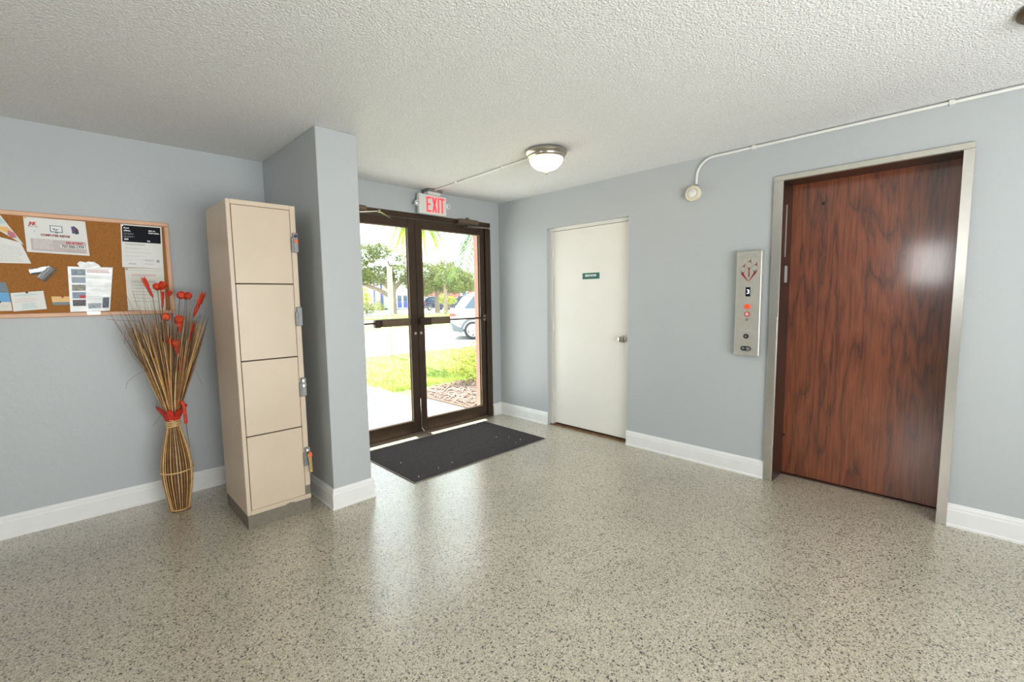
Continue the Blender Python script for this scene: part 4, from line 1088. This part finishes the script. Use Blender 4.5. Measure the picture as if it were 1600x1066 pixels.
o = MB().prism([(-40, 10.15), (14, 10.42), (60, 10.9), (60, 10.72), (14, 10.24), (-40, 9.97)][::-1], (0, 0, G - .15), (1, 0, 0), (0, 1, 0), (0, 0, .17)).build('kerb', M['concrete']); struct(o); o['label'] = 'concrete kerb at the near side of the street'
slab('verge', -40, 90, 17.8, 22.8, G + .02, M['lawn'], 'grass strip across the street')
slab('kerb_far', -40, 90, 17.66, 17.8, G + .03, M['concrete'], 'kerb in front of the far grass strip')
slab('planting_island', 8, 70, 29.5, 34.5, G + .02, M['lawn'], 'planted island in the far car park')
o = MB().prism([(3.56, 4.07), (9, 4.07), (9, 6.1), (4.7, 6.08), (3.85, 5.85), (3.54, 5.45)], (0, 0, G - .15), (1, 0, 0), (0, 1, 0), (0, 0, .165)).build('mulch_bed', M['soil']); struct(o); o['label'] = 'dark mulch bed beside the walkway'
re = random.Random(11)
q = MB()
for i in range(2200):
    x, y = re.uniform(3.55, 6.4), re.uniform(4.15, 6.05)
    if x < 3.62 + max(0, y - 5.4) * .6: continue
    a_ = re.uniform(0, PI); l, w_ = re.uniform(.02, .05), re.uniform(.006, .014); z = G + .016 + re.uniform(0, .02); t = re.uniform(-.012, .012)
    dx, dy = math.cos(a_) * l, math.sin(a_) * l; nx, ny = -math.sin(a_) * w_, math.cos(a_) * w_
    q.add([(x - dx - nx, y - dy - ny, z), (x + dx - nx, y + dy - ny, z + t), (x + dx + nx, y + dy + ny, z + t + .004), (x - dx + nx, y - dy + ny, z + .004), (x, y, z + .012)], [(0, 1, 4), (1, 2, 4), (2, 3, 4), (3, 0, 4)])
tag(q.build('mulch_chips', M['chip']), 'loose brown mulch chips under the shrub', 'mulch', kind='stuff')
q = MB()
for i in range(16000):
    y = 6.1 + (re.random() ** 1.6) * 4.0; x = re.uniform(3.44, 3.44 + (y - 3.0) * 1.0)
    h_ = re.uniform(.03, .075); a_ = re.uniform(0, PI); w_ = re.uniform(.003, .006)
    q.add([(x - math.cos(a_) * w_, y - math.sin(a_) * w_, G), (x + math.cos(a_) * w_, y + math.sin(a_) * w_, G), (x + re.uniform(-.03, .03), y + re.uniform(-.03, .03), G + h_)], [(0, 1, 2)])
tag(q.build('grass_blades', M['blade']), 'short bright green grass blades of the lawn', 'grass', kind='stuff')

# building front outside
o = MB().bbox(3.525, 3.86, B + .14, 4.275, G, 2.55, .006).box(3.50, 3.885, B + .14, 4.295, 2.42, 2.55).build('wall_pilaster', simple('salmon_stucco', (.60, .28, .21), .9, vary=.06, bump=.3)); struct(o); o['label'] = 'salmon pilaster outside, right of the glass doors'
o = MB().bbox(.3, 4.6, B + .14, 4.97, 2.56, 2.72, .01).build('trim_1', M['stucco_w']); struct(o); o['label'] = 'flat canopy over the entrance'


def leafcloud(blobs, n, size, rnd, shell=.55):
    q = MB(); tot = sum(b_[3] * b_[4] * b_[5] for b_ in blobs)
    for bx, by, bz, rx, ry, rz in blobs:
        for i in range(int(n * rx * ry * rz / tot)):
            while True:
                d = Vector((rnd.gauss(0, 1), rnd.gauss(0, 1), rnd.gauss(0, 1)))
                if d.length > .01: break
            d.normalize(); k_ = shell + (1 - shell) * rnd.random() ** .6; k_ *= rnd.uniform(.85, 1.12)
            c = Vector((bx + d.x * rx * k_, by + d.y * ry * k_, bz + d.z * rz * k_))
            u_ = Vector((rnd.gauss(0, 1), rnd.gauss(0, 1), rnd.gauss(0, .6))).normalized(); v_ = u_.cross(Vector((rnd.gauss(0, 1), rnd.gauss(0, 1), rnd.gauss(0, 1))).normalized())
            s_ = size * rnd.uniform(.6, 1.2); v_ = v_ * .5 if v_.length > .01 else Vector((0, 0, .4))
            q.add([c - u_ * s_, c + v_ * s_ * .7, c + u_ * s_, c - v_ * s_ * .7], [(0, 1, 2), (0, 2, 3)])
    return q


def tree(name, loc, label, trunk, branches, blobs, n, size, m, group='street trees beyond the glass'):
    t = thing(name, loc, label, 'tree', group); L_ = Vector(loc)
    MB().tube([L_ + Vector(p) for p in trunk[0]], trunk[1], 9).build('trunk', M['bark'], t, True)
    for pts, rads in branches: MB().tube([L_ + Vector(p) for p in pts], rads, 6).build('branch', M['bark'], t, True)
    f_ = leafcloud([(loc[0] + b_[0], loc[1] + b_[1], loc[2] + b_[2], *b_[3:]) for b_ in blobs], n, size, re).build('foliage', m, t); f_['kind'] = 'stuff'
    return t


tree('oak_tree', (21.4, 37.6, G), 'large oak with forked trunk seen through the left glass leaf',
     ([(0, 0, 0), (.05, 0, .8), (0, 0, 1.7), (.15, 0, 2.4)], [.42, .34, .33, .28]),
     [([(0, 0, 1.5), (-1.2, .2, 2.2), (-2.6, .3, 2.7), (-4.2, .2, 2.9)], [.22, .19, .15, .08]), ([(.1, 0, 2.0), (-.9, .1, 2.9), (-2.0, 0, 3.5)], [.2, .15, .08]),
      ([(.1, 0, 2.2), (1.0, 0, 3.0), (2.2, 0, 3.5)], [.24, .18, .1]), ([(.15, 0, 2.3), (.2, 0, 3.6), (-.3, 0, 4.8)], [.22, .15, .07])],
     [(-3.4, 0, 3.5, 1.7, 1.6, .9), (-1.2, .3, 3.5, 1.5, 1.5, .9), (.9, 0, 3.7, 1.6, 1.5, .9), (2.5, 0, 3.0, 1.2, 1.3, 1.1), (-2.6, 0, 5.2, 1.5, 1.3, 1.0), (-1.0, 0, 5.6, 1.2, 1.2, .7), (1.4, 0, 5.0, .9, .9, .5)], 9500, .16, M['oakleaf2'])
tree('oak_tree', (25.2, 36.0, G), 'broad pale oak filling the right glass leaf behind the white car',
     ([(0, 0, 0), (-.05, 0, 1.2), (.1, 0, 2.4)], [.26, .21, .2]),
     [([(.05, 0, 1.8), (1.2, 0, 2.6), (2.6, 0, 3.0)], [.16, .12, .06]), ([(0, 0, 1.9), (-1.0, 0, 2.8), (-1.7, 0, 3.4)], [.15, .11, .06])],
     [(-1.0, 0, 3.3, 1.7, 1.6, 1.5), (.9, 0, 3.7, 1.6, 1.6, 1.35), (2.6, .2, 3.2, 1.6, 1.5, 1.2), (4.2, .3, 2.9, 1.3, 1.3, 1.0), (1.8, 0, 2.5, 2.2, 1.6, .7), (-1.5, 0, 2.3, 1.0, 1.0, .9)], 7500, .18, M['oakleaf2'])
tree('oak_tree', (23.2, 32.0, G), 'slender tree whose trunk shows just right of the meeting stiles',
     ([(0, 0, 0), (.05, 0, 1.4), (0, 0, 2.6)], [.17, .14, .11]), [([(.02, 0, 1.8), (.6, 0, 2.6)], [.09, .05])],
     [(.2, 0, 3.0, 1.1, 1.0, .9), (.9, 0, 2.5, .8, .8, .6)], 900, .16, M['oakleaf'])
tree('topiary_tree', (28.3, 38.7, G), 'small round lime green tree behind the white car',
     ([(0, 0, 0), (0, 0, .9)], [.09, .08]), [([(0, 0, .6), (.4, 0, 1.1)], [.05, .03])], [(0, 0, 1.15, 1.05, .9, .5), (-.5, 0, 1.5, .6, .6, .3)], 700, .14, M['shrub'])
tree('oak_tree', (31.5, 43.0, G), 'distant green tree at the right behind the white car',
     ([(0, 0, 0), (0, 0, 2.4)], [.25, .2]), [([(0, 0, 1.8), (1, 0, 2.8)], [.12, .06])], [(0, 0, 3.6, 2.4, 2.0, 1.5), (2.4, 0, 3.2, 1.8, 1.8, 1.3)], 2200, .24, M['oakleaf'])


def bush(name, loc, r, n, size, m, label, blobs=None):
    b_ = thing(name, loc, label, 'bush')
    MB().tube([loc, (loc[0] + .02, loc[1], loc[2] + r[2] * .7)], [.03, .015], 6).build('stem', M['bark'], b_)
    bl = blobs or [(0, 0, r[2], *r)]
    f_ = leafcloud([(loc[0] + x, loc[1] + y, loc[2] + z, a_, b__, c_) for x, y, z, a_, b__, c_ in bl], n, size, re, .3).build('foliage', m, b_); f_['kind'] = 'stuff'
bush('lime_shrub', (4.82, 5.80, G), (.7, .5, .4), 1700, .045, M['shrub'], 'lime green leafy shrub in the mulch bed outside',
     [(-.18, 0, .30, .42, .36, .26), (.22, .05, .42, .46, .40, .30), (.02, 0, .24, .50, .40, .20), (.55, 0, .38, .36, .36, .30), (-.32, .05, .46, .22, .22, .16)])
bush('round_bush', (20.2, 38.0, G), (.65, .65, .62), 500, .10, M['shrub'], 'round clipped green bush left of the oak trunk')
bush('pale_bush', (17.6, 35.2, G), (.9, .8, .55), 500, .12, M['oakleaf2'], 'pale low bush at the left edge of the glass')
bush('bright_shrub', (22.6, 46.0, G), (1.0, 1.0, 1.5), 500, .18, M['shrub'], 'tall bright green shrub at far left beyond the car park')
hd = MB()
for i in range(46):
    b_ = leafcloud([(16 + i * .42 + re.uniform(-.1, .1), 29.9 + re.uniform(-.15, .15), .18, .32, .25, .22)], 26, .09, re, .3); hd.add(b_.v, b_.f)
tag(hd.build('low_hedge', M['oakleaf']), 'low hedge along the front of the far planting island', 'hedge', kind='stuff')


def palm(loc, hgt, nf, length, m, label, seed, r_=.06):
    rp = random.Random(seed); t = thing('palm_tree', loc, label, 'palm', 'palms outside the entrance'); L_ = Vector(loc)
    MB().tube([L_, L_ + Vector((.0, 0, hgt * .5)), L_ + Vector((0, 0, hgt))], [r_ * 1.2, r_, r_ * .9], 8).build('trunk', M['bark'], t, True)
    top = L_ + Vector((0, 0, hgt))
    for i in range(nf):
        a_ = 2 * PI * i / nf + rp.uniform(-.15, .15); rise = rp.uniform(.1, .35); ln = length * rp.uniform(.85, 1.1)
        pts = []
        for k_ in range(9):
            s_ = k_ / 8; pts.append(top + Vector((math.cos(a_) * ln * .75 * s_ ** .9, math.sin(a_) * ln * .75 * s_ ** .9, ln * (rise * s_ - 1.05 * s_ * s_))))
        q = MB(); q.tube(pts, [.012 - .0012 * k_ for k_ in range(9)], 4)
        sd = Vector((-math.sin(a_), math.cos(a_), 0))
        for k_ in range(1, 9):
            for hf in (0, .33, .66):
                if k_ == 8 and hf: break
                p_ = pts[k_].lerp(pts[min(8, k_ + 1)], hf); d_ = (pts[k_] - pts[k_ - 1]).normalized()
                ll = ln * .34 * (1.1 - .55 * k_ / 8)
                for sg in (-1, 1):
                    tip = p_ + sd * sg * ll * .75 + d_ * ll * .55 + Vector((0, 0, -ll * .35)); mid = p_.lerp(tip, .5) + Vector((0, 0, ll * .06))
                    wv = d_ * (.03 if ln < 1 else .022)
                    q.add([p_ - wv * .4, mid - wv, tip, mid + wv], [(0, 1, 2, 3)])
        q.build('frond', m, t)
palm((7.05, 7.7, G), 3.2, 11, 1.5, M['palm'], 'green palm drooping in from the right behind the pilaster', 5)
palm((5.19, 8.05, G), 3.05, 9, .72, M['palm_y'], 'yellow green palm behind the meeting stiles of the doors', 9, .05)

# street sign post
sg_ = thing('sign_post', (5.63, 10.03, G), 'thin galvanised sign post at the edge of the lawn', 'post')
MB().box(5.605, 5.655, 10.01, 10.05, G, 2.15).build('post', M['galv'], sg_)
MB().box(5.655, 5.72, 10.00, 10.015, .98, 2.13).build('sign_blade', M['signface'], sg_)


def car(name, loc, heading, paint, label, group=None):
    """x runs from rear (0) to nose (4.5), near side at y = -.88"""
    t = thing(name, loc, label, 'car', group)
    Mx = Matrix.Translation(Vector(loc)) @ Matrix.Rotation(heading, 4, 'Z')
    def put(mb, nm, m, par=None, smooth=False):
        mb.v = [tuple(Mx @ Vector(v)) for v in mb.v]; return mb.build(nm, m, par or t, smooth)
    # lofted body: stations of (x, half width bottom/belt, z profile)
    low = [(0.06, .42, .62), (.0, .50, .80), (.05, .42, 1.02), (.35, .33, 1.10), (1.0, .30, 1.06), (2.2, .30, 1.02), (3.3, .30, 1.0), (4.1, .31, .93), (4.42, .36, .78), (4.5, .42, .60)]
    q = MB(); vs_ = []; fs_ = []
    st = [(.0, .46, .80, .70), (.03, .36, .92, .82), (.10, .33, 1.00, .87), (.5, .30, 1.06, .89), (1.2, .29, 1.04, .90), (2.4, .29, 1.02, .90), (3.3, .30, 1.00, .89), (4.0, .31, .94, .86), (4.35, .34, .84, .78), (4.46, .40, .70, .66)]
    for x, zb, zt, hw in st:
        for y, z in ((-hw * .93, zb), (-hw, zb + .08), (-hw, (zb + zt) / 2 + .05), (-hw * .96, zt - .03), (-hw * .88, zt), (hw * .88, zt), (hw * .96, zt - .03), (hw, (zb + zt) / 2 + .05), (hw, zb + .08), (hw * .93, zb)): vs_.append((x, y, z))
    n = 10
    for i in range(len(st) - 1):
        for k_ in range(n): fs_.append((i * n + k_, i * n + (k_ + 1) % n, (i + 1) * n + (k_ + 1) % n, (i + 1) * n + k_))
    fs_.append(tuple(range(n))[::-1]); fs_.append(tuple(range((len(st) - 1) * n, len(st) * n)))
    put(q.add(vs_, fs_), 'body', paint, None, True)
    # greenhouse
    gs = [(.12, 1.00, 1.02, .80, .80), (.42, 1.0, 1.46, .84, .66), (.75, 1.0, 1.63, .85, .63), (1.3, 1.0, 1.68, .85, .63), (2.2, 1.0, 1.67, .85, .63), (2.6, 1.0, 1.60, .84, .64), (3.35, .98, 1.0, .80, .78)]
    vs_ = []; fs_ = []
    for x, zb, zt, hb, ht in gs:
        zm = zt - .05 if zt > 1.2 else zt
        for y, z in ((-hb, zb), (-ht - .02, zm), (-ht + .06, zt), (ht - .06, zt), (ht + .02, zm), (hb, zb)): vs_.append((x, y, z))
    n = 6
    for i in range(len(gs) - 1):
        for k_ in range(n): fs_.append((i * n + k_, i * n + (k_ + 1) % n, (i + 1) * n + (k_ + 1) % n, (i + 1) * n + k_))
    fs_.append(tuple(range(n))[::-1]); fs_.append(tuple(range((len(gs) - 1) * n, len(gs) * n)))
    put(MB().add(vs_, fs_), 'roof_cabin', paint, None, True)
    def side(pts):   # window on both sides, following the tumblehome
        for sg in (-1, 1):
            q = MB(); f_ = lambda z: sg * (.862 - (z - 1.0) * .335)
            q.add([(x, f_(z), z) for x, z in pts] + [(x, f_(z) - sg * .02, z) for x, z in pts], [tuple(range(len(pts))), tuple(range(len(pts), 2 * len(pts)))[::-1]])
            put(q, 'side_window', M['carglass'])
    side([(.50, 1.08), (.98, 1.08), (.98, 1.52), (.82, 1.50)]); side([(1.04, 1.08), (1.82, 1.08), (1.82, 1.56), (1.04, 1.54)]); side([(1.90, 1.08), (2.95, 1.08), (2.58, 1.50), (1.90, 1.56)])
    put(MB().add([(.16, -.68, 1.10), (.16, .68, 1.10), (.41, .56, 1.44), (.41, -.56, 1.44)], [(0, 3, 2, 1)]), 'rear_window', M['carglass'])
    put(MB().add([(3.22, -.70, 1.07), (3.22, .70, 1.07), (2.72, .58, 1.54), (2.72, -.58, 1.54)], [(0, 1, 2, 3)]), 'windscreen', M['carglass'])
    q = MB(); q.prism([(-.03, .62), (.06, .50), (.10, .30), (.40, .24), (.46, .27), (.42, .42), (.30, .44), (.10, .56)], (0, -.905, 0), (1, 0, 0), (0, 0, 1), (0, 1.81, 0)); put(q, 'rear_bumper', M['clad'])
    q = MB(); q.box(1.1, 3.2, -.905, .905, .24, .36); put(q, 'sill_cladding', M['clad'])
    q = MB(); q.prism([(4.52, .55), (4.42, .50), (4.38, .30), (4.1, .25), (4.1, .40), (4.35, .60)], (0, -.88, 0), (1, 0, 0), (0, 0, 1), (0, 1.76, 0)); put(q, 'front_bumper', M['clad'])
    for sg in (-1, 1):
        q = MB(); q.prism([(-.015, .82), (.02, .93), (.20, .90), (.24, .84), (.10, .80)], (0, sg * .875 - .02, 0), (1, 0, 0), (0, 0, 1), (0, .04, 0)); put(q, 'tail_lamp', M['tail'])
        q = MB(); q.prism([(4.2, .80), (4.46, .72), (4.44, .84), (4.25, .90)], (0, sg * .82 - .02, 0), (1, 0, 0), (0, 0, 1), (0, .04, 0)); put(q, 'head_lamp', M['alloy'])
        for wx in (.80, 3.55):
            y0 = sg * .90
            q = MB(); pts = []
            for k_ in range(13): a_ = -.15 + (PI + .3) * k_ / 12; pts.append((wx + .435 * math.cos(a_), .325 + .435 * math.sin(a_)))
            for k_ in range(12, -1, -1): a_ = -.15 + (PI + .3) * k_ / 12; pts.append((wx + .345 * math.cos(a_), .325 + .345 * math.sin(a_)))
            for k_ in range(12):
                a0, a1, b1, b0 = pts[k_], pts[k_ + 1], pts[24 - k_], pts[25 - k_]
                q.prism([a0, a1, b1, b0], (0, y0 - sg * .02 - .02, 0), (1, 0, 0), (0, 0, 1), (0, .04, 0))
            put(q, 'wheel_arch', M['clad'])
            wl = MB(); yy = y0 - sg * .20
            wl.lathe([(.20, 0), (.30, 0), (.325, sg * .03), (.325, sg * .17), (.30, sg * .205), (.225, sg * .205), (.215, sg * .16), (.20, 0)], (wx, yy, .325), 26, 'y', False)
            wo = put(wl, 'tyre', M['tyre'], None, True)
            rm_ = MB(); rm_.lathe([(.0001, sg * .10), (.19, sg * .10), (.222, sg * .19), (.215, sg * .195), (.18, sg * .13), (.0001, sg * .13)], (wx, yy, .325), 26, 'y', False); put(rm_, 'rim', M['tyre'], wo)
            for k_ in range(5):
                a_ = 2 * PI * k_ / 5 + .3; sp = MB(); c_, s_ = math.cos(a_), math.sin(a_)
                sp.prism([(wx + c_ * r_ - s_ * o_, .325 + s_ * r_ + c_ * o_) for r_, o_ in ((.0, -.055), (.21, -.085), (.215, .085), (.0, .055))], (0, yy + sg * .165, 0), (1, 0, 0), (0, 0, 1), (0, sg * .025, 0))
                put(sp, 'rim_spoke', M['alloy'], wo)
            rg = MB().lathe([(.195, sg * .16), (.222, sg * .165), (.222, sg * .20), (.195, sg * .195), (.195, sg * .16)], (wx, yy, .325), 26, 'y', False); put(rg, 'rim_ring', M['alloy'], wo)
    return t


car('suv', (10.17, 13.60, G - .06), math.radians(-43), M['carpaint'], 'white car with grey bumper parked in the street')
car('parked_car', (30.4, 47.0, G - .06), 0.0, M['carpaint_d'], 'dark car partly hidden by the left door stile', 'dark cars in the far car park')
car('parked_car', (31.6, 41.5, G - .06), 0.0, M['carpaint_d'], 'dark car behind the small round tree', 'dark cars in the far car park')
car('parked_car', (38.2, 45.5, G - .06), 0.0, M['carpaint_d'], 'dark car just above the tail of the white car', 'dark cars in the far car park')

# far buildings
bd = thing('stucco_building', (30, 56, G), 'low cream building with blue poles and blue door panels', 'building')
MB().box(20, 31.0, 56, 66, G, 4.3).build('wall', M['stucco'], bd); MB().box(31.0, 35.6, 55.5, 66, G, 3.6).build('wall', M['stucco_w'], bd)
rf = MB().box(19.5, 31.4, 55.4, 66.5, 4.3, 4.6).build('roof', M['roof'], bd); MB().prism([(30.8, 3.6), (36, 3.6), (33.4, 4.6)], (0, 55.2, 0), (1, 0, 0), (0, 0, 1), (0, 11, 0)).build('gable', M['stucco_w'], rf)
for x in (28.9, 29.9): MB().box(x, x + .16, 55.3, 55.46, G, 4.3).build('pole', M['bluepaint'], bd)
MB().box(30.2, 31.6, 55.2, 55.5, .1, 1.9).build('panel', M['panel_g'], bd)
for x in (32.4, 33.3):
    d_ = MB().box(x, x + .55, 55.42, 55.5, .15, .95).build('door_panel', M['bluepaint'], bd); MB().box(x, x + .55, 55.42, 55.5, 1.0, 1.8).build('window_pane', M['carglass'], d_)
for x in (24.5, 26.6): MB().box(x, x + 1.0, 55.9, 56, 1.0, 2.3).build('window', M['carglass'], bd)
bb = thing('brick_building', (42, 58, G), 'low red brick building with a white window bay', 'building')
MB().box(37.6, 44.2, 57, 66, G, 3.4).build('wall', M['farbrick'], bb); MB().box(45.5, 52, 57, 66, G, 3.4).build('wall', M['farbrick'], bb)
by_ = MB().box(44.2, 45.5, 56.8, 66, G, 3.6).build('bay', M['stucco_w'], bb); MB().box(44.5, 45.2, 56.7, 56.8, 1.0, 2.6).build('pane', M['carglass'], by_)
MB().box(37.2, 52.4, 56.6, 66.4, 3.6, 3.9).build('roof', M['roof'], bb)
